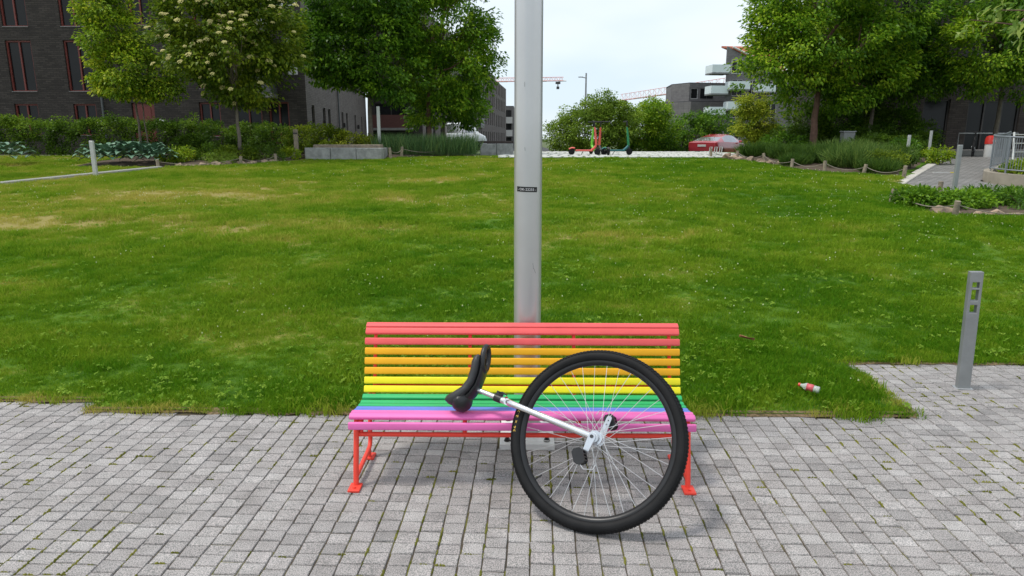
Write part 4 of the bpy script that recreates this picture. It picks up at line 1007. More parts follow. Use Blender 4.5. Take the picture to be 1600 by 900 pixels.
facade(bC2, (-10, 113), (-4.6, 113), -.6, 11.0, [], brB); body_box(bC2, [(-10, 113.3), (-4.85, 113.3), (-3.45, 136.9), (-10, 136.9)], -.6, 11, brB)
bD = thing('apartment_building', 'grey block with stacked white balconies at the street end beside the pole', 'building', (-2.6, 141, -.3))
facade(bD, (-4.6, 140), (-1.75, 140), -.8, 7.9, [(.9, 2.4, v, v + 1.9, 'd1') for v in (0, 2.8, 5.3)], brG)
body_box(bD, [(-4.6, 140.3), (-1.76, 140.3), (-1.76, 152), (-4.6, 152)], -.8, 7.9, brG)
for v in (2.2, 4.7): balcony(bD, (-2.95, 139.9, v), (1, 0), 1.9, 1.2, 1, whitef, whitef)

# right: gabled block with glass balconies, flat-roofed block
frost = mat('balcony_glass', (.62, .70, .70), .25, .05); slabm = mat('balcony_slab', (.20, .205, .21), .7)
bE = thing('apartment_building', 'grey gabled apartment block with glass balconies and orange tile roof', 'building', (33, 104, 0))
wE = [(1.0, 2.6, v, v + 2.2, 'w1') for v in (1.6, 4.6, 7.6, 10.6)] + [(3.4, 4.6, v, v + 1.9, 'w1') for v in (1.8, 4.8, 7.8)] + [(6.2, 7.8, v, v + 2, 'w1') for v in (1.6, 4.6, 7.6)]
facade(bE, (28.4, 100), (44, 102), -.5, 10.4, [w for w in wE if w[3] < 10.3], brG)
mb = MB(); pA, pB_ = Vector((28.4, 100, 0)), Vector((44, 102, 0)); dE = (pB_ - pA).normalized(); nE = Vector((dE.y, -dE.x, 0))
ga_ = [(0, 10.4), (0, 14.2), (1.3, 13.6), (9, 10.4)]
mb.add([tuple(pA + dE * u + nE * .0 + Vector((0, 0, z))) for u, z in ga_] + [tuple(pA + dE * u - nE * .3 + Vector((0, 0, z))) for u, z in ga_], [(0, 3, 2, 1), (4, 5, 6, 7), (0, 1, 5, 4), (1, 2, 6, 5), (2, 3, 7, 6)]); mb.build('gable', brG, bE, world=True)
oM = frameM(pA + dE * 1.5 + Vector((0, 0, 11.5)), dE, -nE, (0, 0, 1)); gw = MB().box((0, -.04, 0), (1.6, .08, 1.9), oM).build('window', whitef, bE, world=True); MB().box((-.38, -.09, 0), (.66, .03, 1.7), oM).box((.38, -.09, 0), (.66, .03, 1.7), oM).build('pane', glassm(), gw, world=True)
rp = [pA + dE * .7 + Vector((0, 0, 14.1)), pA + dE * 9.2 + Vector((0, 0, 10.5))]
vs = [rp[0] + nE * .15, rp[1] + nE * .15, pA + dE * 9.2 - nE * 6 + Vector((0, 0, 15.0)), pA + dE * 1.6 - nE * 6 + Vector((0, 0, 15.0))]
MB().add(vs + [v - Vector((0, 0, .25)) for v in vs], [(0, 1, 2, 3), (7, 6, 5, 4), (0, 4, 5, 1), (1, 5, 6, 2), (2, 6, 7, 3), (3, 7, 4, 0)]).build('tile_roof', mat('orange_tile', (.42, .11, .05), .7, .2, 3, .3, 8), bE, world=True)
MB().tube([rp[0] + nE * .2, rp[1] + nE * .2], .13, 6).build('verge_trim', whitef, bE, world=True)
facade(bE, (33.4, 114), (28.4, 100), -.5, 14.0, [(u, u + 1.3, v, v + 2, 'w1') for u in (3, 8) for v in (1.6, 4.6, 7.6)], brG, 'side_wall')
for u, z, w_, dp, bk in ((-1.1, 10.55, 2.6, 2.6, 1.6), (1.4, 8.3, 2.9, 1.8, -.02), (-1.15, 7.75, 2.5, 2.4, 1.4), (1.2, 5.6, 2.7, 1.7, -.02), (-1.25, 4.9, 2.3, 2.4, 1.4), (5.4, 8.0, 2.6, 1.6, -.02)):
    b_ = balcony(bE, tuple(pA + dE * u - nE * bk + Vector((0, 0, z))), (dE.x, dE.y), w_, dp, 1, slabm, frost)
    for q in (-.5, .4): MB().cbox((0, 0, 0), (.45, .45, .7), .08, frameM(pA + dE * (u + q) + nE * (dp * .5 - bk) + Vector((0, 0, z + .45)), dE, nE, (0, 0, 1))).build('chair', darkf, b_, world=True)
bF = thing('apartment_building', 'flat-roofed grey block left of the glass balconies', 'building', (28, 115, 0))
facade(bF, (22.3, 115.2), (26.2, 110.4), -.7, 7.3, [(.9, 1.9, 2.2, 4.6, 'd0'), (3.4, 4.4, 2.2, 4.6, 'd0')], brG, 'side_wall'); facade(bF, (26.2, 110.4), (40, 113), -.7, 7.3, [(.8, 1.8, 2.2, 4.6, 'd0'), (2.3, 3.3, 2.2, 4.6, 'd0')], brG)
body_box(bF, [(22.4, 115.5), (26.3, 110.7), (40, 113.3), (38, 125), (23, 125)], -.7, 7.3, brG)
facade(bF, (24.4, 117), (26.5, 113.2), 7.45, 10.3, [], brG, 'penthouse_wall'); facade(bF, (26.5, 113.2), (38, 115.5), 7.45, 10.3, [(.3, 1.5, 7.9, 9.5, 'w0'), (1.9, 4.2, 7.9, 9.5, 'd1')], brG, 'penthouse_wall')
body_box(bF, [(24.5, 117.2), (26.6, 113.5), (38, 115.8), (37, 124), (25, 124)], 7.45, 10.3, brG, 'penthouse_rear')
# right: dark brick entrance block behind the path
bG = thing('apartment_building', 'dark brick entrance block behind the trees at the path end', 'building', (20, 34, .8))
facade(bG, (14.2, 33.5), (49.2, 31.1), .8, 12, [(4.5, 5.7, 1.0, 3.55, 'k0'), (6.5, 8.8, 1.0, 3.5, 'd2'), (1.4, 2.6, 1.8, 3.4, 'd1'), (11., 11.8, 1.0, 3.5, 'd0')] + [(u, u + 1.3, v, v + 1.9, 'd1') for u in (.6, 3, 6, 9, 12.5, 16, 19.5, 23, 27, 31) for v in (4.4, 7.2, 9.6)], brA)
body_box(bG, [(14.25, 33.8), (49.1, 31.4), (49.1, 38), (14.6, 38)], .8, 12, brA)
mb = MB(); mb.cbox((20.6, 32.1, 1.12), (8, 1.6, .3), .02); mb.build('entrance_step', mat('concrete_slab', (.22, .21, .2)), bG, world=True)
mb = MB(); mb.tube([(19.4, 31.4, 1.1), (19.4, 31.4, 2.0), (22, 31.4, 2.0), (22, 31.4, 1.1)], .025, 8); mb.build('handrail', galv, bG, world=True, smooth=60)

# ------------------------------------------------------------------ cranes
cranem = mat('crane_red', (.62, .24, .20), .6, .1); cranew = mat('crane_white', (.7, .7, .7), .6, .1)  # red paled so the fade of distance is in the paint
def lattice(mb, a, b, w, n, mi=0, r=.06, tri=False):
    a = Vector(a); b = Vector(b); d = (b - a); L_ = d.length; d.normalize(); s = d.cross(Vector((0, 0, 1))); s = s.normalized() if s.length > .1 else Vector((1, 0, 0)); u = s.cross(d)
    cs = [s * w / 2, -s * w / 2, u * w] if tri else [s * w / 2 + u * w / 2, -s * w / 2 + u * w / 2, -s * w / 2 - u * w / 2, s * w / 2 - u * w / 2]
    for c in cs: mb.tube([a + c, b + c], r, 4, mi=mi)
    for i in range(n):
        p, q = a + d * L_ * i / n, a + d * L_ * (i + 1) / n; m_ = (p + q) / 2
        for k in range(len(cs)):
            c0, c1 = cs[k], cs[(k + 1) % len(cs)]; mb.tube([p + c0, m_ + c1], r * .6, 3, mi=mi); mb.tube([m_ + c1, q + c0], r * .6, 3, mi=mi)
def crane(label, mast, jz, tip, tail, w):
    root = thing('tower_crane', label, 'crane', (mast[0], mast[1], 0))
    mb = MB(); lattice(mb, (mast[0], mast[1], -.3), (mast[0], mast[1], jz), w * 1.1, 14); mb.build('mast', cranem, root, world=True)
    a = Vector((mast[0], mast[1], jz)); t = Vector((*tip, jz)); n = 22; 
    mb = MB(); lattice(mb, a, t, w, n, 0, .07, True)
    for i in range(0, n, 4):
        p = a + (t - a) * (i + 1) / n; q = a + (t - a) * (i + 2.6) / n; mb.tube([p, q], .16, 4, mi=1)
    jb = mb.build('jib', [cranem, cranew], root, world=True)
    tl = Vector((*tail, jz)); mb = MB(); lattice(mb, a, tl, w, 6, 0, .07, True); mb.box(tuple(tl - Vector((0, 0, .8))), (1.8, 1.8, 1.8)); mb.build('counter_jib', cranem, root, world=True)
    ap = a + Vector((0, 0, 4.)); mb = MB(); mb.tube([a, ap], .3, 6); mb.build('apex', cranem, root, world=True)
    tr = t + (a - t) * .05; mb = MB(); mb.box(tuple(tr - Vector((0, 0, .5))), (1.2, 1.2, .5)); mb.tube([tr - Vector((0, 0, .5)), tr - Vector((0, 0, 1.6))], .12, 4); mb.box(tuple(tr - Vector((0, 0, 1.7))), (.7, .7, .6)); mb.build('trolley', darkf, root, world=True)
crane('red tower crane whose level jib crosses behind the grey pole', (-17, 184), 15.9, (10.3, 180), (-27, 185), .9)
crane('red and white tower crane jib rising behind the flat-roofed block', (58.5, 178), 15.4, (36.5, 264), (62, 166), 2.2)

# ------------------------------------------------------------------ street lamp
sl = thing('street_lamp', 'slim grey street lamp with side arm rising above the round trees', 'street lamp', (4.05, 45.5, tz(4.05, 45.5)))
mb = MB(); mb.tube([(0, 0, -.1), (0, 0, 5.3)], [.075, .05], 10); mb.build('post', galv, sl, smooth=60)
mb = MB(); mb.tube([(0, 0, 5.0), (-.25, 0, 5.05)], .03, 8); mb.cbox((-.35, 0, 5.06), (.3, .14, .06), .02); mb.build('lamp_head', galv, sl)
# ------------------------------------------------------------------ vehicles
def loft_car(root, st, mB, mG):
    """st: stations (x, half width at sill, half width at belt, z_sill, z_belt, z_roof, half roof)"""
    def ring(s):
        x, ws, wb, zs, zb, zr, wr = s
        return [(x, ws * .9, zs), (x, ws, zs + .12), (x, wb * 1.0, zs + (zb - zs) * .55), (x, wb * .985, zb - .05), (x, wb * .95, zb), (x, wr + (wb * .95 - wr) * .12, zr - (zr - zb) * .14), (x, wr * .72, zr), (x, 0, zr + .012)]
    rings = [ring(s) for s in st]; n = 8
    body = MB(); glass = MB()
    for i in range(len(st) - 1):
        for sgn in (1, -1):
            a = [(p[0], p[1] * sgn, p[2]) for p in rings[i]]; b_ = [(p[0], p[1] * sgn, p[2]) for p in rings[i + 1]]
            for k in range(n - 1):
                q = [a[k], b_[k], b_[k + 1], a[k + 1]]
                if sgn < 0: q = q[::-1]
                cab = (st[i][5] - st[i][4] > .12 and st[i + 1][5] - st[i + 1][4] > .12)
                slope = abs(st[i][5] - st[i + 1][5]) > .16
                isg = (k == 4 and cab) or (slope and k in (5, 6) )
                (glass if isg else body).add(q, [(0, 1, 2, 3)])
    for e, s in ((rings[0], 1), (rings[-1], -1)):
        pl = [p for p in e] + [(p[0], -p[1], p[2]) for p in e[-2::-1]]
        body.add(pl, [tuple(range(len(pl)))] if s > 0 else [tuple(range(len(pl) - 1, -1, -1))])
    for m_ in (body, glass): 
        bm = bmesh.new(); me = m_.mesh('t'); bm.from_mesh(me); bmesh.ops.remove_doubles(bm, verts=bm.verts, dist=1e-4); bmesh.ops.recalc_face_normals(bm, faces=bm.faces)
        m_.v = [tuple(v.co) for v in bm.verts]; bm.verts.index_update(); m_.f = [tuple(v.index for v in f.verts) for f in bm.faces]; m_.m = [0] * len(m_.f); bm.free()
    bo = body.build('body', mB, root, smooth=40); glass.build('window', mG, root, smooth=40); return bo
def car_wheel(root, x, y, r, w=.2):
    M = Matrix.Translation((x, y, r)) @ Matrix.Rotation(math.pi / 2, 4, 'X')
    t = MB().lathe([(r * .62, -w / 2), (r * .95, -w / 2), (r, -w * .35), (r, w * .35), (r * .95, w / 2), (r * .62, w / 2)], 24, M).build('wheel', rubber, root, smooth=40)
    MB().lathe([(r * .6, -w * .42), (r * .6, w * .42)], 16, M).build('rim', galv, t)
carp = mat('red_car_paint', (.42, .035, .05), .25, .04, 2, spec=.6, coat=.6)
cg = mat('car_glass', (.42, .41, .42), .1, .1, metal=.75)
car = thing('parked_car', 'red saloon car seen from behind beyond the pale plaza', 'car', (10.45, 40.8, tz(10.45, 40.8)), R(49))
st = [(0, .78, .84, .40, .93, .95, .70), (.10, .88, .91, .30, .98, 1.0, .74), (.38, .92, .92, .26, 1.0, 1.05, .74), (1.05, .92, .92, .22, 1.0, 1.27, .66), (1.75, .92, .92, .22, .98, 1.43, .58), (2.5, .92, .92, .22, .96, 1.43, .57), (2.95, .92, .92, .22, .95, 1.33, .58), (3.5, .92, .92, .24, .93, 1.0, .68), (4.3, .90, .89, .26, .80, .84, .6), (4.68, .78, .74, .32, .62, .66, .5)]
loft_car(car, st, carp, cg)
for x in (.85, 3.75):
    for y in (-.82, .82): car_wheel(car, x, y, .34)
for s in (-1, 1): MB().cbox((.06, s * .66, .86), (.10, .38, .11), .03).build('tail_light', mat('tail_lamp', (.40, .02, .02), .2), car)
MB().cbox((-.012, 0, .78), (.02, .52, .12), .004).build('number_plate', whitef, car); MB().cbox((.02, 0, .40), (.06, 1.3, .16), .02).build('bumper_trim', black, car)
for s in (-1, 1): MB().cbox((3.05, s * .99, 1.0), (.12, .2, .13), .03).build('mirror', carp, car)
van = thing('parked_van', 'white van parked behind the reeds left of the pole', 'van', (-5.35, 49.0, tz(-5.3, 49)), R(8))
vst = [(0, .80, .86, .30, 1.15, 1.75, .70), (.08, .86, .90, .26, 1.17, 1.86, .76), (1.4, .9, .92, .24, 1.18, 1.90, .78), (2.7, .9, .92, .24, 1.16, 1.88, .76), (3.05, .9, .92, .24, 1.14, 1.74, .72), (3.65, .9, .92, .26, 1.12, 1.2, .74), (4.35, .82, .82, .3, .9, .98, .6), (4.5, .75, .75, .35, .7, .75, .5)]
vp = mat('white_van_paint', (.72, .74, .75), .3, .03, coat=.4)
loft_car(van, [(x * .62, a * 1, b, c, d, e, f) for x, a, b, c, d, e, f in vst], vp, cg)
for x in (.55, 2.2):
    for y in (-.82, .82): car_wheel(van, x, y, .32)
for s in (-1, 1): MB().cbox((1.95, s * 1.0, 1.2), (.12, .18, .22), .03).build('mirror', vp, van)

# ------------------------------------------------------------------ electric scooters
def scooter(label, loc, rz, cstem, cdeck, lean=0.):
    root = thing('electric_scooter', label, 'scooter', loc, rz, 'scooters parked on the plaza')
    root.scale = (1.16, 1.16, 1.18)
    MB().cbox((0, 0, .16), (.62, .17, .06), .015).build('deck', cdeck, root)
    for x in (-.46, .48):
        t = MB().lathe([(.06, -.03), (.095, -.03), (.115, -.015), (.115, .015), (.095, .03), (.06, .03)], 18, Matrix.Translation((x, 0, .115)) @ Matrix.Rotation(math.pi / 2, 4, 'X')).build('wheel', rubber, root, smooth=40)
        MB().lathe([(.058, -.025), (.058, .025)], 12, Matrix.Translation((x, 0, .115)) @ Matrix.Rotation(math.pi / 2, 4, 'X')).build('rim', darkf, t)
    MB().tube([(.26, 0, .17), (.36, 0, .24), (.44, 0, .33)], [.04, .05, .045], 8).build('neck', cdeck, root, smooth=60)
    MB().tube([(.48, 0, .12), (.455, 0, .25), (.44, 0, .34)], .03, 8).build('fork', darkf, root, smooth=60)
    MB().tube([(.44, 0, .34), (.415, 0, .56), (.38, 0, .86), (.36, 0, .98)], [.046, .046, .036, .030], 10).build('stem', cstem, root, smooth=60)
    mb = MB(); mb.tube([(.36, 0, 1.0), (.345, 0, 1.16)], .03, 8); mb.build('head', black, root, smooth=60)
    hb = MB().tube([(.30, -.27, 1.17), (.34, -.12, 1.18), (.345, 0, 1.18), (.34, .12, 1.18), (.30, .27, 1.17)], .017, 8).build('handlebar', darkf, root, smooth=60)
    for s in (-1, 1): MB().tube([(.312, s * .20, 1.172), (.298, s * .29, 1.17)], .024, 8).build('grip', black, hb, smooth=60)
    MB().tube([(-.34, 0, .24), (-.45, 0, .255), (-.56, 0, .21)], [.03, .035, .025], 6, sx=1.6).build('mudguard', cdeck, root, smooth=60)
    MB().tube([(-.05, .09, .13), (-.12, .17, 0.0)], .012, 6).build('kickstand', darkf, root)
    return root
coral = mat('coral_scooter', (.72, .12, .09), .4, .05); lime = mat('lime_scooter', (.20, .62, .05), .4, .05); teal = mat('teal_scooter', (.02, .14, .15), .4, .05); dgreen = mat('dark_green_scooter', (.02, .22, .09), .4, .05)
PZ = 1.09
scooter('coral red scooter with its deck pointing left, nearest the pole', (2.62, 29.6, PZ), R(-10), coral, coral)
scooter('lime green scooter between the two coral red ones', (3.32, 30.6, PZ), R(118), lime, lime)
scooter('coral red scooter with upright stem and dark deck beside the lime one', (3.48, 29.9, PZ), R(105), coral, darkf)
scooter('dark green scooter with long teal deck, farthest right of the row', (4.0, 29.7, PZ), R(4), dgreen, teal)

# ------------------------------------------------------------------ bicycle by the entrance
def bicycle(label, loc, rz):
    root = thing('bicycle', label, 'bicycle', loc, rz)
    for x in (-.5, .52):
        M = Matrix.Translation((x, 0, .34)) @ Matrix.Rotation(math.pi / 2, 4, 'X')
        w_ = MB().tube([M @ Vector((.32 * math.cos(a), .32 * math.sin(a), 0)) for a in np.linspace(0, 2 * math.pi, 25)[:-1]], .02, 6, closed=True).build('wheel', rubber, root, smooth=60)
        mb = MB()
        for k in range(12): mb.tube([(x, 0, .34), M @ Vector((.31 * math.cos(k * .5236), .31 * math.sin(k * .5236), 0))], .0025, 3)
        mb.build('spoke_set', steel, w_)
    mb = MB(); bb = (-.05, 0, .3); sh = (-.18, 0, .78); hd = (.38, 0, .80); hl = (.42, 0, .68)
    for a, b_ in ((bb, sh), (sh, hd), (bb, hl), (hd, hl), (bb, (-.5, 0, .34)), (sh, (-.5, 0, .34)), (hl, (.52, 0, .34))): mb.tube([a, b_], .017, 8)
    mb.build('frame', darkf, root, smooth=60)
    MB().tube([hd, (.36, 0, .98), (.34, -.28, 1.0)], .014, 8).tube([(.36, 0, .98), (.34, .28, 1.0)], .014, 8).build('handlebar', darkf, root, smooth=60)
    mb = MB(); mb.tube([sh, (-.21, 0, .92)], .013, 8); mb.prism([(-.33, -.08), (-.33, .08), (-.18, .03), (-.06, .015), (-.06, -.015), (-.18, -.03)], .92, .96); mb.build('saddle', black, root)
    mb = MB(); mb.tube([(-.05, -.06, .3), (.08, -.07, .2)], .01, 6); mb.tube([(-.05, .06, .3), (-.18, .07, .4)], .01, 6); mb.lathe([(.09, -.005), (.09, .005)], 16, Matrix.Translation((-.05, -.04, .3)) @ Matrix.Rotation(math.pi / 2, 4, 'X')); mb.build('crankset', galv, root)
bicycle('dark bicycle parked at the end of the right-hand path', (17.95, 28.0, tz(17.95, 28.0) + .02), R(55))

# ------------------------------------------------------------------ posts, bollards, fences
lightpost = mat('pale_grey_post', (.50, .51, .49), .5, .08, 4, metal=.15)
def slim_bollard(label, x, y, h, tilt=(0, 0), w=.10, m_=lightpost, rz=0):
    root = thing('bollard', label, 'bollard', (x, y, tz(x, y)), rz); root.rotation_euler = (tilt[0], tilt[1], rz)
    o = MB().cbox((0, 0, h / 2 - .05), (w, w * .75, h + .1), .008).build('post', m_, root)
    MB().cbox((0, 0, h + .003), (w * .9, w * .66, .012), .004).build('cap', galv, root)
slim_bollard('slim pale grey bollard beside the kerb in front of the hostas', -12.18, 19.55, 1.03, w=.11)
slim_bollard('grey bollard standing at the tip of the right-hand path', 9.95, 16.0, 1.13, w=.095, m_=mat('mid_grey_post', (.30, .31, .31), .5, .1, 4, metal=.2))
slim_bollard('pale bollard among the shrubs nearer the right-hand path', 12.4, 22.6, 1.05, w=.085)
slim_bollard('pale bollard at the far end of the shrub bed by the entrance', 15.05, 26.0, 1.05, w=.085)
slim_bollard('tall pale grey post between the maple trunks', -5.67, 27.6, 1.95, w=.12)
wood = mat('weathered_wood', (.30, .24, .17), .85, .25, 9, .4, 60, hue=(.22, .19, .15))
rope = mat('hemp_rope', (.22, .19, .15), .9, .2, 60)
def rope_fence(label, posts, h, sag=.14, tops=None, r=.055):
    c = posts[0]; root = thing('rope_fence', label, 'fence', (c[0], c[1], tz(*c)))
    rg = np.random.default_rng(int(abs(c[0]) * 100)); tp = []
    for (x, y) in posts:
        hh = h * rg.uniform(.9, 1.1); z = tz(x, y); t = Vector((x + rg.normal() * .03, y + rg.normal() * .03, z + hh)); tp.append(t - Vector((0, 0, .07)))
        mb = MB(); mb.tube([(x, y, z - .1), tuple(Vector((x, y, z)).lerp(t, .5)), tuple(t)], [r, r * .97, r * .92], 9); mb.build('post', wood, root, world=True, smooth=50)
    for a, b_ in zip(tp[:-1], tp[1:]):
        pth = [tuple(a.lerp(b_, t) - Vector((0, 0, sag * 4 * t * (1 - t)))) for t in np.linspace(0, 1, 11)]
        MB().tube(pth, .011, 6).build('rope', rope, root, world=True, smooth=60)
rope_fence('low wooden posts with rope round the right-hand shrub bed', [(7.3, 27.0), (7.9, 25.7), (8.46, 24.3), (8.5, 22.0), (9.1, 20.98), (9.9, 20.25), (10.52, 19.23)], .36)
rope_fence('wooden posts and rope before the ivy bed near the right edge', [(9.2, 15.3), (7.68, 14.4), (7.84, 12.5), (9.6, 12.1), (12, 11.7)], .36)
rope_fence('short posts with slack rope before the stones of the left bed', [(-11.7, 22.1), (-9.55, 23.35), (-8.75, 24.5), (-8.45, 25.6)], .34)
rope_fence('small leaning posts with rope in front of the reeds', [(-5.0, 26.3), (-4.7, 26.9), (-3.0, 28.0), (-2.1, 29.8)], .42)
slk = thing('tree_stake', 'square wooden stake standing in the hedge bed right of the rowan', 'stake', (-8.6, 26.4, tz(-8.6, 26.4)))
MB().cbox((0, 0, .5), (.15, .12, 1.2), .012).build('post', wood, slk); MB().cbox((0, -.065, .95), (.17, .02, .05), .004).build('strap', darkf, slk)

# stones edging the beds
def stone(rg, s):
    bm = bmesh.new(); bmesh.ops.create_icosphere(bm, subdivisions=1, radius=1)
    sx, sy, sz = s * rg.uniform(.8, 1.3), s * rg.uniform(.6, .9), s * rg.uniform(.45, .75)
    for v in bm.verts: v.co = Vector((v.co.x * sx, v.co.y * sy, v.co.z * sz)) * (1 + rg.normal() * .13)
    me = bpy.data.meshes.new('stone'); bm.to_mesh(me); bm.free(); return me
stm = mat('reddish_stone', (.34, .24, .17), .9, .35, 5, .6, 40, hue=(.24, .19, .14))
def stone_row(label, pts_, n, s, seed):
    q_ = resample(pts_, n); rg = np.random.default_rng(seed); root = thing('stone_edging', label, 'stones', (q_[0][0], q_[0][1], tz(*q_[0])))
    for i in range(n):
        x, y = q_[i] + rg.normal(size=2) * s * .3; me = stone(rg, s * rg.uniform(.7, 1.3)); o = link(me, 'stone', stm, root)
        o.location = Vector((x, y, tz(x, y) + s * .25)) - root.location; o.rotation_euler = (rg.normal() * .3, rg.normal() * .3, rg.random() * 6)
stone_row('row of rough reddish stones edging the left flower bed', [(-11.2, 22.55), (-10.2, 23.1), (-9.2, 23.75), (-8.7, 24.4)], 16, .17, 4)
stone_row('rough tan stones at the tip of the right-hand shrub bed', [(7.7, 26.2), (8.2, 24.9), (8.6, 23.6)], 9, .2, 9)
stone_row('flat tan stones under the ivy near the right edge', [(7.95, 13.2), (8.4, 12.75), (9.0, 12.55), (9.9, 12.4)], 8, .17, 14)

# low stone planter walls
wst = mat('grey_granite_block', (.30, .30, .29), .85, .3, 5, .8, 30); 
def block_wall(name, label, x0, x1, y, z0, h, dep, n, cap=True):
    root = thing(name, label, 'wall', ((x0 + x1) / 2, y, z0)); w = (x1 - x0) / n; rg = np.random.default_rng(int(x0 * -100))
    for i in range(n): MB().cbox((x0 + w * (i + .5), y + dep / 2 + rg.normal() * .008, z0 + h / 2 - .05 + rg.normal() * .006), (w - .015, dep, h + .1), .018).build('stone_block', wst, root, world=True)
    for i in range(2): MB().cbox((x0 + .08 if i == 0 else x1 - .08, y + dep + .45, z0 + h / 2 - .05), (.16, .85, h + .1), .018).build('stone_block', wst, root, world=True)
    if cap: MB().cbox(((x0 + x1) / 2, y + dep + .55, z0 + h + .04), (x1 - x0 - .3, .5, .16), .02).build('timber_coping', wood, root, world=True)
    MB().box(((x0 + x1) / 2, y + dep + .45, z0 + h / 2 - .1), (x1 - x0 - .34, .8, h), None).build('soil_fill', bedsoil, root, world=True)
block_wall('stone_planter', 'long grey stone block planter left of the reeds', -8.15, -5.25, 25.9, .97, .46, .3, 3)
block_wall('stone_planter', 'short pale stone block planter just left of the pole', -1.86, -.42, 30.6, 1.05, .5, .3, 2, False)
dk = mat('dark_board', (.06, .045, .04), .8, .2); o = MB().cbox((-1.15, 31.1, 1.62), (1.5, .5, .1), .02).build('planter_board', dk); tag(o, 'dark board lying on the short planter beside the pole', 'board')

# utility box, white rack, red waste bin
ub = thing('utility_box', 'grey utility cabinet among the shrubs behind the big right tree', 'cabinet', (13.2, 28.6, 1.05))
MB().cbox((0, 0, .5), (.46, .35, .95), .02).build('cabinet_body', mat('cabinet_grey', (.27, .28, .27), .6, .08), ub); MB().cbox((0, 0, 1.0), (.52, .41, .05), .015).build('lid', galv, ub)
wr = thing('bicycle_rack', 'small white tubular rack in front of the red car', 'rack', (7.6, 27.6, 1.07))
for i in range(3): MB().tube([(-.2 + i * .2, -.15, 0), (-.16 + i * .2, -.15, .38), (-.16 + i * .2, .15, .38), (-.2 + i * .2, .15, 0)], .018, 6).build('hoop', whitef, wr, smooth=60)
MB().tube([(-.2, -.15, .1), (.24, -.15, .1)], .015, 6).build('rail', whitef, wr, smooth=60)
rb = thing('waste_bin', 'red-topped white bin with round white emblem beside the entrance railing', 'bin', (18.05, 27.2, tz(18, 27.2)))
MB().lathe([(.16, 0), (.17, .05), (.17, .52), (.165, .54)], 20).build('bin_body', whitef, rb, smooth=40); MB().lathe([(.185, .52), (.185, .70), (.15, .80), (.06, .84)], 20).build('bin_lid', mat('bin_red', (.62, .04, .03), .4), rb, smooth=40)
MB().lathe([(.06, 0), (.06, .02), (.03, .021)], 16, Matrix.Translation((.02, -.178, .64)) @ Matrix.Rotation(math.pi / 2, 4, 'X')).build('emblem', whitef, rb)
gp = thing('bicycle_lane_plate', 'thin yellow and white marker strip lying on the right-hand path', 'marker', (12.6, 21.0, tz(12.6, 21)))
# (flat strip on the paving)
MB().cbox((0, 0, .03), (.5, .09, .02), .004).build('white_strip', whitef, gp); MB().cbox((.36, 0, .03), (.18, .09, .02), .004).build('yellow_strip', mat('marker_yellow', (.7, .55, .05), .6), gp)

# railing and curved concrete planter at the right edge
railg = mat('railing_grey', (.22, .24, .26), .5, .08, 4, metal=.3)
rl = thing('railing', 'curved grey metal railing with mesh panels at the right edge', 'railing', (13.0, 19.0, .65))
cur = [(14.9, 21.6), (13.9, 20.3), (13.05, 19.55), (12.62, 18.9), (12.75, 18.2), (13.3, 17.75), (14.3, 17.5), (15.4, 17.5)]
cq = resample(cur, 22); zb = [tz(*p) + .28 for p in cq]
MB().tube([(p[0], p[1], z + .92) for p, z in zip(cq, zb)], .022, 8).build('top_rail', railg, rl, world=True, smooth=60)
MB().tube([(p[0], p[1], z + .08) for p, z in zip(cq, zb)], .016, 8).build('bottom_rail', railg, rl, world=True, smooth=60)
for i in range(0, 22, 4): MB().tube([(cq[i][0], cq[i][1], zb[i] - .15), (cq[i][0], cq[i][1], zb[i] + .92)], .024, 8).build('post', railg, rl, world=True, smooth=60)
for i in range(21):
    mb = MB(); a = Vector((cq[i][0], cq[i][1], zb[i])); b_ = Vector((cq[i + 1][0], cq[i + 1][1], zb[i + 1]))
    for k in range(5):
        p = a.lerp(b_, (k + .5) / 5); mb.tube([p + Vector((0, 0, .08)), p + Vector((0, 0, .92))], .007, 4)
    mb.build('baluster_panel', railg, rl, world=True)
sr_ = thing('stair_rail', 'sloping ladder-like steel handrail behind the curved railing', 'railing', (14.2, 20.4, .8))
for dx in (0, .75): MB().tube([(13.6 + dx, 19.4 + dx * .3, .75), (13.9 + dx, 20.0 + dx * .3, 1.95)], .028, 8).build('post', lightpost, sr_, world=True, smooth=60)
for k in range(5): t = .15 + k * .2; MB().tube([(13.6 + .3 * t, 19.4 + .6 * t, .75 + 1.2 * t), (14.35 + .3 * t, 19.625 + .6 * t, .75 + 1.2 * t)], .016, 6).build('rung', lightpost, sr_, world=True, smooth=60)
cp = thing('concrete_planter', 'curved low concrete planter wall under the railing', 'planter', (13.3, 18.6, .5))
n = len(cq); th = .14; vs = []
for i in range(n):
    d = cq[min(i + 1, n - 1)] - cq[max(i - 1, 0)]; d = d / np.linalg.norm(d); s = np.array([-d[1], d[0]]) * th
    for p in (cq[i] - s * .9, cq[i] + s * .6):
        for z in (tz(*cq[i]) - .1, zb[i] - .02): vs.append((p[0], p[1], z))
mb = MB(); fs = []
for i in range(n - 1):
    k = 4 * i
    fs += [(k, k + 4, k + 5, k + 1), (k + 2, k + 3, k + 7, k + 6), (k + 1, k + 5, k + 7, k + 3)]
mb.add(vs, fs + [(0, 1, 3, 2), (4 * n - 4, 4 * n - 2, 4 * n - 1, 4 * n - 3)]); mb.build('planter_wall', mat('warm_concrete', (.33, .29, .23), .85, .15, 4, .3, 50), cp, world=True, smooth=40)
mb = MB(); c0 = (14.1, 19.2); vs = [(c0[0], c0[1], tz(*c0) + .22)] + [(p[0], p[1], tz(*p) + .2) for p in cq]; mb.add(vs, [(0, i + 1, i + 2) for i in range(n - 1)]); mb.build('soil_fill', bedsoil, cp, world=True)
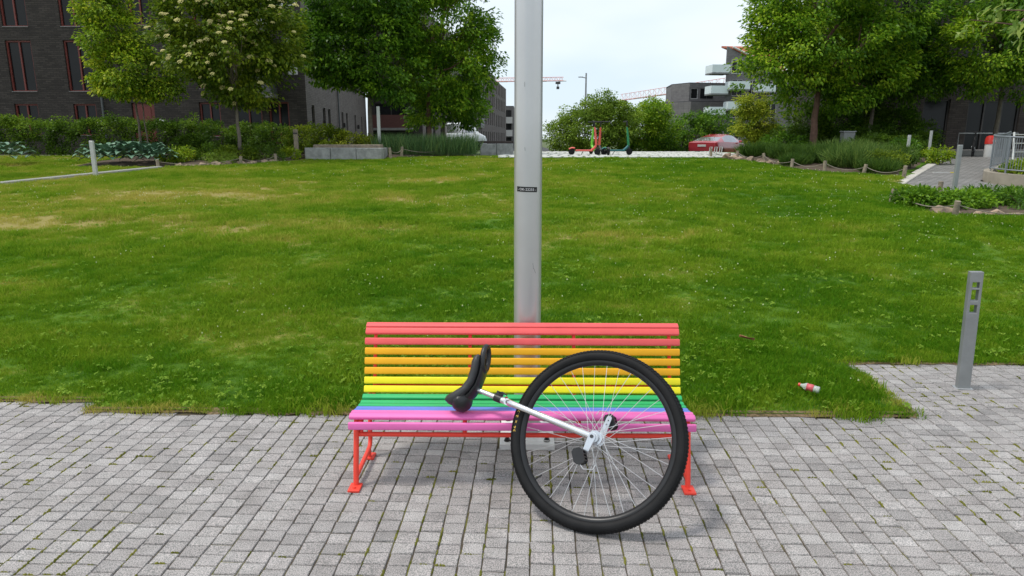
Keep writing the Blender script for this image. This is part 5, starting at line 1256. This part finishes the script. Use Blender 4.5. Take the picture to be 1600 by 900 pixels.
# ------------------------------------------------------------------ trees
bark = mat('grey_bark', (.15, .125, .10), .9, .3, 8, .6, 40); barkr = mat('red_brown_bark', (.16, .09, .065), .9, .3, 8, .6, 40)
lf_fresh = leafmat('fresh_leaf', (0.089, 0.181, 0.009), (0.591, 0.600, 0.044), .42, .42, c2=(0.245, 0.383, 0.018))
lf_rowan = leafmat('rowan_leaf', (0.056, 0.111, 0.009), (0.375, 0.444, 0.033), .42, .42, c2=(0.145, 0.222, 0.015))
lf_dark = leafmat('dark_maple_leaf', (0.038, 0.108, 0.011), (0.307, 0.520, 0.034), .42, .38, c2=(0.099, 0.221, 0.015))
lf_maple = leafmat('maple_leaf', (0.053, 0.145, 0.009), (0.457, 0.600, 0.036), .42, .42, c2=(0.166, 0.324, 0.016))
lf_hedge = leafmat('hedge_leaf', (0.041, 0.093, 0.012), (0.260, 0.387, 0.030), .42, .32, c2=(0.096, 0.183, 0.017))
lf_yel = leafmat('yellow_green_leaf', (0.134, 0.233, 0.014), (0.600, 0.600, 0.072), .35, .45, c2=(0.403, 0.466, 0.036))
lf_olive = leafmat('olive_leaf', (0.092, 0.176, 0.018), (0.392, 0.527, 0.060), .3, .5, c2=(0.209, 0.321, 0.033))
lf_blue = leafmat('blue_green_leaf', (0.042, 0.105, 0.045), (0.182, 0.294, 0.123), .25, .45, c2=(0.091, 0.182, 0.076))
lf_cherry = leafmat('cherry_leaf', (0.072, 0.156, 0.019), (0.408, 0.480, 0.115), .4, .4, c2=(0.180, 0.288, 0.048))

tree('young_tree', 'young light green tree with thin trunk rising from the hosta clump', (-14.35, 26), .055, 3.3,
     [(-14.4, 26, 4.2, 1.6, 1.5, 1.1), (-14.9, 25.9, 5.35, 1.2, 1.2, .95), (-13.35, 26, 3.75, .75, .9, .7), (-15.2, 26, 6.4, .95, 1, 1.0), (-14.9, 26, 7.2, .7, .7, .8)], 330, 42, .15, lf_fresh, bark, 101, rc=.38, gap=.33, trunks=[(0, 0, 1.), (.28, .05, .6)])
rw, Cr, Or = tree('rowan_tree', 'rowan tree covered in cream flower heads, thin grey trunk in the left bed', (-10.2, 25), .075, 3.2,
     [(-10.2, 25, 4.9, 2.3, 2.0, 1.75), (-11.4, 24.9, 5.6, 1.5, 1.5, 1.5), (-9.0, 25, 5.4, 1.5, 1.5, 1.5), (-10.2, 25, 6.9, 1.9, 1.8, 1.6), (-10.0, 25, 3.7, 1.4, 1.3, .8)], 520, 44, .17, lf_rowan, bark, 102, rc=.42, gap=.25, trunks=None)
# cream flower heads
flm = mat('cream_blossom', (.56, .50, .20), .8, .25, 30, .8, 90)
def blossom(rg):
    mb = MB()
    for k in range(20):
        a = k * 2.39996; r_ = .085 * math.sqrt(k / 20); z = .045 * (1 - (r_ / .085) ** 2)
        mb.lathe([(.004, z), (.022, z + .008), (.016, z + .018), (.003, z + .022)], 5, Matrix.Translation((r_ * math.cos(a), r_ * math.sin(a), rg.normal() * .006)))
    return mb.mesh('flower_head')
rgb = np.random.default_rng(77); bl = [blossom(rgb) for _ in range(4)]
for m_ in bl: m_.materials.append(flm)
ro = rw.location; Cr = np.array(Cr); n_ok = 0
order = np.argsort(Cr[:, 1] + rgb.normal(size=len(Cr)) * .35)
for i in order[:230]:
    if rgb.random() < .35: continue
    o = bpy.data.objects.new('flower_head', bl[int(rgb.integers(4))]); COL.objects.link(o); o.parent = rw
    d = Vector(Or[i]); d = (d + Vector((0, -.9, .35))).normalized(); p = Vector(Cr[i]) + d * .42 + Vector((0, 0, .06)); o.location = p - ro
    o.rotation_euler = (Vector((0, 0, 1)) * .9 + d * .7).to_track_quat('Z', 'Y').to_euler(); s = rgb.uniform(.75, 1.3); o.scale = (s, s, s)
tree('maple_tree', 'dark green maple with dense crown right of the rowan', (-6.3, 29), .13, 3.4,
     [(-6.5, 29, 5.6, 2.75, 2.3, 1.9), (-5.5, 28.8, 4.4, 1.9, 1.7, 1.1), (-7.7, 28.8, 5.2, 1.7, 1.7, 1.6), (-6.3, 29, 7.6, 2.5, 2.3, 1.7), (-6.2, 29, 9.0, 1.7, 1.7, 1.2), (-5.2, 28.4, 3.7, 1.2, 1, .55)], 620, 46, .185, lf_dark, bark, 103, rc=.48, gap=.22, flat=.45)
tree('maple_tree', 'lighter green maple with reddish trunk left of the grey pole', (-4.15, 31), .13, 3.6,
     [(-3.9, 31, 6.6, 2.8, 2.4, 2.2), (-2.9, 30.9, 4.9, 2.0, 1.9, 1.6), (-4.9, 31, 5.0, 1.9, 1.9, 1.5), (-3.4, 31, 3.3, 1.7, 1.5, 1.0), (-3.9, 31, 8.6, 2.2, 2.0, 1.6), (-1.95, 31, 5.8, 1.05, 1.1, 1.2)], 700, 46, .165, lf_maple, barkr, 104, rc=.42, gap=.28)
tree('maple_tree', 'slender dark tree just behind the lighter maple, drooping to the reeds', (-3.75, 33.2), .08, 3.2,
     [(-3.6, 33.2, 4.2, 1.5, 1.4, 1.3), (-2.7, 33.1, 3.1, .95, .9, .95), (-4.6, 33, 3.0, .8, .8, .9)], 200, 42, .17, lf_dark, bark, 105, rc=.42, gap=.28)
tree('maple_tree', 'large green maple with stout brown trunk in the right-hand bed', (12.0, 29), .17, 3.6,
     [(11.8, 29, 5.6, 2.9, 2.6, 2.0), (10.4, 28.9, 4.7, 1.8, 1.7, 1.4), (13.4, 29, 4.6, 2.2, 2.0, 1.5), (11.9, 29, 7.8, 2.6, 2.4, 1.8), (14.3, 28.8, 6.4, 1.7, 1.7, 1.5), (10.3, 28.9, 6.6, 1.5, 1.5, 1.4), (12.3, 29, 3.4, 1.6, 1.5, .7)], 780, 46, .18, lf_maple, barkr, 106, rc=.46, gap=.25)
tree('maple_tree', 'shaded maple between the large right tree and the entrance', (15.2, 30.8), .11, 3.5,
     [(15.4, 30.6, 5.2, 2.2, 2.0, 1.7), (16.8, 30.5, 4.4, 1.7, 1.6, 1.2), (15.6, 30.6, 7.2, 2.2, 2.0, 1.7), (14.4, 30.6, 4.0, 1.2, 1.2, .9)], 430, 44, .18, lf_dark, bark, 107, rc=.46, gap=.25)
tree('maple_tree', 'bright green tree hanging over the entrance at the path end', (19.8, 29.6), .11, 3.7,
     [(18.4, 28.6, 5.3, 2.2, 1.9, 1.5), (20.5, 28.6, 5.2, 2.0, 1.9, 1.4), (17.9, 28.4, 4.2, 1.3, 1.2, .75), (19.5, 29, 7.2, 2.5, 2.3, 1.7), (20.2, 28.2, 3.85, 1.3, 1.1, .6)], 460, 44, .17, lf_maple, bark, 108, rc=.44, gap=.25)
tree('maple_tree', 'dark overhanging tree filling the upper right corner', (17.6, 20.6), .16, 3.6,
     [(16.2, 21, 6.2, 2.6, 2.2, 1.7), (14.6, 21.2, 5.6, 1.7, 1.6, 1.2), (18.5, 21, 6.4, 2.3, 2.0, 1.6), (16.6, 21, 7.9, 2.4, 2.1, 1.5), (15.4, 20.8, 4.7, 1.4, 1.3, .7)], 520, 44, .17, lf_dark, bark, 109, rc=.42, gap=.27)
# round trees beyond the plaza
tree('round_tree', 'round olive green tree behind the parked scooters', (4.55, 39), .12, 1.7,
     [(3.85, 39, 2.4, 2.0, 1.6, 1.35), (2.4, 39, 1.95, 1.2, 1.2, 1.0), (5.2, 39.1, 2.7, 1.35, 1.4, 1.2), (4.35, 39, 3.4, 1.2, 1.2, .8)], 470, 46, .14, lf_olive, bark, 110, rc=.4, gap=.08)
tree('round_tree', 'fresh green tree right of the scooters, in front of the flat-roofed block', (7.2, 41), .09, 1.4,
     [(6.9, 41, 2.3, 1.5, 1.4, 1.3), (7.6, 41, 3.2, .9, 1, .75), (8.1, 41.5, 1.9, 1.1, 1.1, 1.0), (6.1, 41, 1.9, .9, .9, 1.0)], 340, 46, .15, lf_maple, bark, 111, rc=.42, gap=.1)
tree('round_tree', 'dark leafy tree between the fresh green tree and the red car', (9.5, 43), .08, 1.2,
     [(9.0, 43, 1.9, 1.3, 1.2, 1.3), (10.6, 44, 2.2, 1.4, 1.2, 1.6), (12.2, 45, 2.1, 1.6, 1.3, 1.5)], 220, 42, .17, lf_dark, bark, 112, rc=.42, gap=.2)
tree('flowering_shrub', 'rounded yellow-green shrub beside the red car', (10.95, 33), .06, 1.7,
     [(10.85, 33, 2.5, .95, .95, .85), (10.65, 33, 3.2, .75, .75, .6), (11.2, 33, 2.0, .85, .8, .6)], 190, 44, .12, lf_yel, bark, 113, rc=.3, gap=.15)
# cherry at the right whose branch hangs into the picture
chb = MB(); cht = thing('cherry_tree', 'cherry branch with long pale leaves hanging in at the top right corner', 'tree', (8.6, 8.4, tz(8.6, 8.4)))
rg = np.random.default_rng(55)
chb.tube(wobble((8.6, 8.4, tz(8.6, 8.4) - .1), (8.2, 8.3, 2.9), 6, .03, rg), [.15, .13, .125, .12, .11, .10, .09], 10)
ends = [(4.55, 7.05, 3.0), (4.35, 7.1, 2.92), (5.0, 7.2, 3.25), (6.5, 7.4, 3.9), (8.5, 8.3, 5.0), (9.8, 9.0, 4.2), (7.0, 9.4, 4.3), (4.75, 6.9, 2.82), (5.6, 7.3, 3.5), (8.8, 7.2, 4.3)]
tips = []
for e in ends:
    p = wobble((8.2, 8.3, 2.9), e, 8, .09, rg); chb.tube(p, [.05, .042, .034, .028, .022, .017, .012, .008, .004], 6)
    for j in range(4, 9):
        for q in range(2): tips.append((np.array(p[j]) + rg.normal(size=3) * .05, np.array(e) - np.array((8.2, 8.3, 2.9))))
chb.build('trunk', barkr, cht, world=True, smooth=60)
P_, D_, N_, S_, T_ = [], [], [], [], []
for c, dd in tips:
    for k in range(9):
        P_.append(c + rg.normal(size=3) * .05); D_.append(unit(dd / np.linalg.norm(dd) * .5 + rg.normal(size=3) * .5 + np.array([0, 0, -.45]))); N_.append(unit(np.array([0, 0, 1.]) + rg.normal(size=3) * .35)); S_.append(rg.uniform(.075, .125)); T_.append(rg.uniform(.3, 1))
link(leaf_mesh('crown', np.array(P_) - np.array(cht.location), np.array(D_), np.array(N_), np.array(S_), T_, .42, .12), 'crown', lf_cherry, cht)
# twig of a cream-flowered tree at the left edge
tw = thing('rowan_tree', 'rowan branch with cream flower heads poking in at the left edge', 'tree', (-17.6, 19.5, tz(-17.6, 19.5)))
mb = MB(); mb.tube(wobble((-17.6, 19.5, tz(-17.6, 19.5) - .1), (-17.5, 19.5, 3.4), 5, .03, rg), .07, 8)
tc_ = []
for e in ((-14.75, 18.9, 3.15), (-14.9, 18.9, 3.5), (-16.4, 19.4, 4.6), (-17.5, 19.6, 5.6), (-18.6, 19.2, 4.6), (-15.2, 19.1, 4.4), (-15.1, 19, 5.2), (-16.6, 18.6, 3.8)):
    p = wobble((-17.5, 19.5, 3.2), e, 5, .06, rg); mb.tube(p, [.04, .03, .022, .015, .01, .006], 6); tc_ += [np.array(p[4]), np.array(p[5]), np.array(p[3])]
mb.build('trunk', bark, tw, world=True, smooth=60); tc_ = np.array(tc_)
P_, D_, N_, S_, T_ = cluster_leaves(tc_, .26, 26, .15, rg, .6, np.zeros_like(tc_), tbase=np.full(len(tc_), .5)); link(leaf_mesh('crown', P_ - np.array(tw.location), D_, N_, S_, T_), 'crown', lf_rowan, tw)
for c in tc_[::2]:
    o = bpy.data.objects.new('flower_head', bl[0]); COL.objects.link(o); o.parent = tw; o.location = Vector(c + np.array([0, -.1, .18])) - tw.location; o.rotation_euler = (.5, 0, 0)

# ------------------------------------------------------------------ hedge and shrubs on the left
def box_clusters(x0, x1, y0, y1, z1, n, rg, front=True, zf=None):
    C, O = [], []
    while len(C) < n:
        x = rg.uniform(x0, x1); f = rg.random(); h = z1 + .16 * (float(vnoise(x, 0, 1.1, 91)) - .5) + .07 * rg.normal()
        zb_ = tz(x, (y0 + y1) / 2)
        if f < .62: y = y0 + abs(rg.normal()) * .14; z = zb_ + .08 + (h - zb_) * rg.random(); o = (0, -1, .25)
        elif f < .92: y = rg.uniform(y0, y1); z = h - abs(rg.normal()) * .1; o = (0, -.2, 1)
        else: y = rg.uniform(y0, y1); z = zb_ + (h - zb_) * rg.random(); o = (0, 0, .5)
        y += .18 * (float(vnoise(x * 1.3, z * 1.3, 1., 92)) - .5)
        C.append((x, y, z)); O.append(o)
    return np.array(C), np.array(O)
rg = np.random.default_rng(31)
C, O = box_clusters(-40, -16.2, 28.3, 29.6, 2.42, 1240, rg); foliage('hedge', 'clipped dark green hedge under the dark brick wall at the far left', 'hedge', C, O, .2, 36, .105, lf_hedge, 201, flat=.9)
C, O = box_clusters(-16.3, -12.9, 28.3, 29.4, 2.36, 190, rg); foliage('hedge', 'dark hedge stretch behind the young tree trunk', 'hedge', C, O, .2, 36, .105, lf_hedge, 202, flat=.9)
def shrub(label, x, y, r, h, lm, seed, n=60, nper=40, ls=.1, ry=None, rc=.2, name='shrub', wid=.55, flat=.75, cat='shrub', group=None, droop=.2):
    rg = np.random.default_rng(seed); z = tz(x, y) + .08
    C, O = blob_clusters([(x, y, z + h * .5, r, ry or r * .85, h * .52)], n, rg, .45, .12, seed)
    C[:, 2] = np.maximum(C[:, 2], z + .02)
    return foliage(name, label, cat, C, O, rc, nper, ls, lm, seed, base=(x, y, z - .05), wid=wid, flat=flat, stems=8, group=group, droop=droop)
shrub('dense green shrub just right of the red house door', -12.1, 27.9, 1.0, 1.25, lf_hedge, 301, 80)
shrub('glossy shrub under the oxblood ground-floor windows', -10.9, 28.0, 1.0, 1.3, lf_hedge, 302, 80)
shrub('mid green shrub directly behind the rowan trunk', -9.8, 27.6, .9, 1.2, lf_hedge, 303, 75)
shrub('broad shrub at the corner of the dark brick building', -8.8, 28.0, 1.0, 1.15, lf_rowan, 304, 80)
shrub('leafy shrub behind the wooden stake', -7.9, 28.3, .8, 1.1, lf_rowan, 305, 65)
shrub('yellow-green shrub behind the stone planter, nearer the corner', -7.1, 28.2, .7, .95, lf_yel, 306, 55, ls=.085)
shrub('low bright yellow shrub at the right end of the stone planter', -6.3, 28.4, .5, .7, lf_yel, 307, 40, ls=.08)
shrub('low dark ground-cover plant left of the rowan trunk', -11.0, 24.4, .75, .5, lf_hedge, 308, 45, ls=.085)
shrub('leafy ground-cover plant at the rowan foot', -10.1, 24.4, .7, .5, lf_rowan, 309, 45, ls=.085)
shrub('grassy ground-cover plant between rowan and stone planter', -9.2, 24.9, .7, .42, lf_hedge, 310, 45, ls=.09, wid=.25)
shrub('feathery ochre plant behind the row of reddish stones', -10.3, 23.5, .55, .35, lf_olive, 311, 35, ls=.09, wid=.15)
shrub('low leafy plant in the small trough left of the stone planter', -8.6, 25.7, .4, .3, lf_fresh, 312, 26, ls=.09)
shrub('small green plant beside the hosta clump and kerb end', -11.9, 23.7, .55, .5, lf_fresh, 313, 36, ls=.085)
shrub('green shrub beneath the thin tree stem by the hedge end', -12.6, 26.4, .7, .8, lf_hedge, 314, 50)

# hostas: each leaf its own piece
def hosta_leaf():
    vs = []; fs = []; n = 7
    for i in range(n):
        t = i / (n - 1); w = .5 * math.sin(math.pi * (.08 + .9 * t ** .8)) * .62; y = t; z = .28 * math.sin(t * 2.4) - .22 * t * t
        vs += [(-w, y, z + .08 * w), (0, y, z - .05), (w, y, z + .08 * w)]
    for i in range(n - 1):
        for k in (0, 1): fs.append((3 * i + k, 3 * i + k + 1, 3 * i + k + 4, 3 * i + k + 3))
    me = bpy.data.meshes.new('leaf'); me.from_pydata(vs, [], fs); me.update(); me.shade_smooth(); return me
hl = hosta_leaf(); hm = mat('hosta_leaf_blue_green', (.15, .27, .17), .42, .3, 5, spec=.45, hue=(.09, .18, .12)); hl.materials.append(hm)
def hosta(label, x, y, s, seed):
    rg = np.random.default_rng(seed); z = tz(x, y) + .08; root = thing('hosta_plant', label, 'hosta', (x, y, z), group='hostas by the lawn kerb')
    for i in range(34):
        t = i / 34; a = i * 2.39996 + rg.normal() * .2; el = R(72 - 62 * t + rg.normal() * 6); d = s * (.12 + .42 * t); zz = s * (.5 - .34 * t ** 1.5)
        o = bpy.data.objects.new('leaf', hl); COL.objects.link(o); o.parent = root; l = s * rg.uniform(.30, .42); o.scale = (l * 1.1, l, l)
        o.location = (math.cos(a) * d, math.sin(a) * d, zz); o.rotation_euler = (Euler((el * .45 - .15, 0, a - math.pi / 2)))
for lb, x, y, s, sd_ in (('leftmost blue-green hosta of the clump under the young tree', -14.35, 23.4, 1.0, 1), ('blue-green hosta left of the clump centre by the kerb', -13.75, 23.0, 1.05, 2), ('largest blue-green hosta in front of the thin trunk', -13.15, 23.2, 1.15, 3), ('blue-green hosta right of the thin trunk', -12.55, 23.2, 1.05, 4), ('rightmost blue-green hosta of the clump at the kerb end', -12.1, 23.0, .85, 5), ('single hosta cut off by the left picture edge', -17.35, 23.2, 1.1, 6)):
    hosta(lb, x, y, s, sd_)

# reeds by the second maple
def blades(n, xf, h0, h1, w, rg, lean=.25):
    P = np.array([xf() for _ in range(n)]); P[:, 2] = [tz(p[0], p[1]) + .05 for p in P]
    D = unit(np.stack([rg.normal(size=n) * lean, rg.normal(size=n) * lean, np.ones(n)], -1)); N = unit(rg.normal(size=(n, 3)))
    return P, D, N, rg.uniform(h0, h1, n), np.clip(rg.normal(.5, .25, n), 0, 1), w
rg = np.random.default_rng(66)
P_, D_, N_, S_, T_, _ = blades(5200, lambda: (rg.uniform(-5.9, -1.9), rg.uniform(27.3, 29.2), 0), .45, 1.0, 0, rg)
k = P_[:, 1] > 26.9 + (P_[:, 0] + 5.9) * .25
o = link(leaf_mesh('reed_bed', P_[k] - np.array((-4, 28, 1.05)), D_[k], N_[k], S_[k], T_[k], .03, .10), 'reed_bed', leafmat('reed_blade', (.05, .12, .04), (.24, .34, .11), .3, .5, c2=(.11, .21, .07))); o.location = (-4, 28, 1.05)
tag(o, 'tall blue-green reed grass growing along the top of the lawn', 'reeds', kind='stuff')

# right-hand bed: ornamental grasses and shrubs
def mound(label, x, y, r, h, lm, seed, n=900, w=.05, name='ornamental_grass', lean=.45):
    rg = np.random.default_rng(seed); z = tz(x, y) + .06; a = rg.random(n) * 6.283; q = r * .7 * np.sqrt(rg.random(n))
    P = np.stack([x + q * np.cos(a), y + q * np.sin(a), np.full(n, z)], -1); out = np.stack([np.cos(a), np.sin(a), np.zeros(n)], -1) * (q / r)[:, None]
    D = unit(out * 1.0 + rg.normal(size=(n, 3)) * lean * .5 + np.array([0, 0, 1.])); N = unit(rg.normal(size=(n, 3)) + out)
    o = link(leaf_mesh(name, P - np.array((x, y, z)), D, N, rg.uniform(.55, 1.1, n) * h, np.clip(rg.normal(.5, .22, n) + .2 * (vnoise(P[:, 0], P[:, 1], 3, seed) - .5), 0, 1), w, .22), name, lm); o.location = (x, y, z)
    return tag(o, label, 'grass plant')
gg = leafmat('soft_grass_blade', (0.049, 0.111, 0.022), (0.235, 0.323, 0.068), .3, .5, c2=(0.117, 0.204, 0.038)); gd = leafmat('deep_grass_blade', (0.028, 0.075, 0.012), (0.129, 0.217, 0.030), .3, .5, c2=(0.066, 0.135, 0.019))
for lb, x, y, r, h, m_, sd_ in (('soft grass mound behind the second rope post from the car', 9.6, 25.2, .8, .65, gd, 1), ('soft grass mound left of the big right trunk', 10.2, 23.6, .95, .7, gd, 2), ('wide silvery grass mound below the big right trunk', 11.2, 24.4, 1.1, .85, gg, 3), ('silvery grass mound in the middle of the rope fence', 10.4, 22.0, .95, .75, gg, 4), ('pale grass mound behind the third rope span', 11.5, 22.6, 1.0, .8, gg, 5), ('deep green grass mound at the last rope posts', 10.5, 20.6, .6, .5, gd, 6), ('dark grass mound at the bed tip by the tan stones', 9.0, 23.0, .6, .45, gd, 11), ('long grass mound behind the tan stones', 9.0, 26.6, .9, .6, gd, 12)):
    mound(lb, x, y, r, h, m_, 400 + sd_, 1500 if r > .85 else 1000)
shrub('dark shrub beside the yellow-green shrub in the right bed', 11.9, 31.0, 1.2, 1.2, lf_hedge, 330, 80, rc=.26)
shrub('dark shrub right of the big right trunk', 13.4, 26.9, .9, .75, lf_hedge, 331, 60)
shrub('dark spreading shrub behind the utility cabinet', 14.6, 29.4, 1.1, 1.1, lf_hedge, 332, 75, rc=.26)
shrub('shaded shrub at the entrance end of the bed', 16.3, 29.2, .9, .95, lf_hedge, 333, 60)
shrub('green bush left of the large right maple trunk', 10.6, 28.2, 1.0, .85, lf_dark, 334, 70)
shrub('tall dark shrub between the two shaded right trunks', 17.4, 31.2, 1.1, 1.5, lf_hedge, 335, 70, rc=.26)
shrub('yellowish low shrub at the foot of the farther pale bollard', 14.2, 24.0, .45, .5, lf_fresh, 336, 30, ls=.085)
shrub('broad dark shrub in front of the gabled block', 13.9, 38.0, 1.5, 1.3, lf_dark, 337, 80, rc=.3)
shrub('leafy shrub behind the last rope span by the path', 11.0, 21.3, .6, .55, lf_rowan, 340, 50, ls=.075)
shrub('green shrub in front of the nearer pale bollard', 12.0, 22.5, .6, .6, lf_hedge, 341, 50, ls=.08)
shrub('leafy shrub between the two pale bollards', 13.4, 25.0, .8, .7, lf_dark, 342, 60, ls=.085)
shrub('dark shrub around the foot of the farther pale bollard', 14.7, 26.8, .8, .7, lf_hedge, 343, 60, ls=.085)
for i_, (lb_, x_, h_) in enumerate((('tall dark shrub behind the yellow-green shrub, leftmost of the tall row', 12.9, 2.3), ('tall dark shrub under the large right maple crown', 14.2, 2.2), ('tall dark shrub between the shaded trunks by the wall', 15.6, 2.3), ('tall dark shrub nearest the entrance door', 16.9, 2.0))):
    shrub(lb_, x_, 31.9, 1.0, h_, lf_dark if i_ % 2 else lf_hedge, 345 + i_, 95, 40, .13, rc=.3)
# ivy bed at the right
for i, (lb, x, y, r, h) in enumerate((('dark ivy mound at the left tip of the ivy bed', 8.05, 14.0, .5, .38), ('dark ivy mound behind the wooden post near the right edge', 8.7, 13.6, .6, .42), ('long-leaved plant mound left of the grey path bollard foot', 9.5, 14.6, .7, .42), ('long-leaved plant mound right of the grey path bollard foot', 10.5, 14.6, .8, .5), ('leafy plant mound in the middle of the ivy bed', 9.9, 13.4, .8, .5), ('leafy plant mound cut by the right picture edge', 11.2, 13.5, .9, .55), ('lush plant mound behind the right-hand rope', 10.9, 12.7, .7, .4), ('lush plant mound under the concrete planter', 11.7, 14.6, .8, .55))):
    y = y - .55 if y > 14.2 else y; h = h * .62; r = r * .92
    shrub(lb, x, y, r, h, lf_dark, 360 + i, 55, 40, .085 if i < 2 else .12, rc=.17, wid=.6 if i < 2 else .22, droop=.1)
shrub('broad-leaved plants growing inside the curved concrete planter', 13.9, 18.8, .9, .45, lf_fresh, 380, 45, ls=.12, rc=.2, ry=.7)

# settle every mesh's derived data once, in order
for me in bpy.data.meshes:
    me.validate()
    if len(me.polygons):
        me.calc_loop_triangles(); _ = me.polygon_normals[0].vector, me.vertex_normals[0].vector, me.corner_normals[0].vector
bpy.context.view_layer.update()
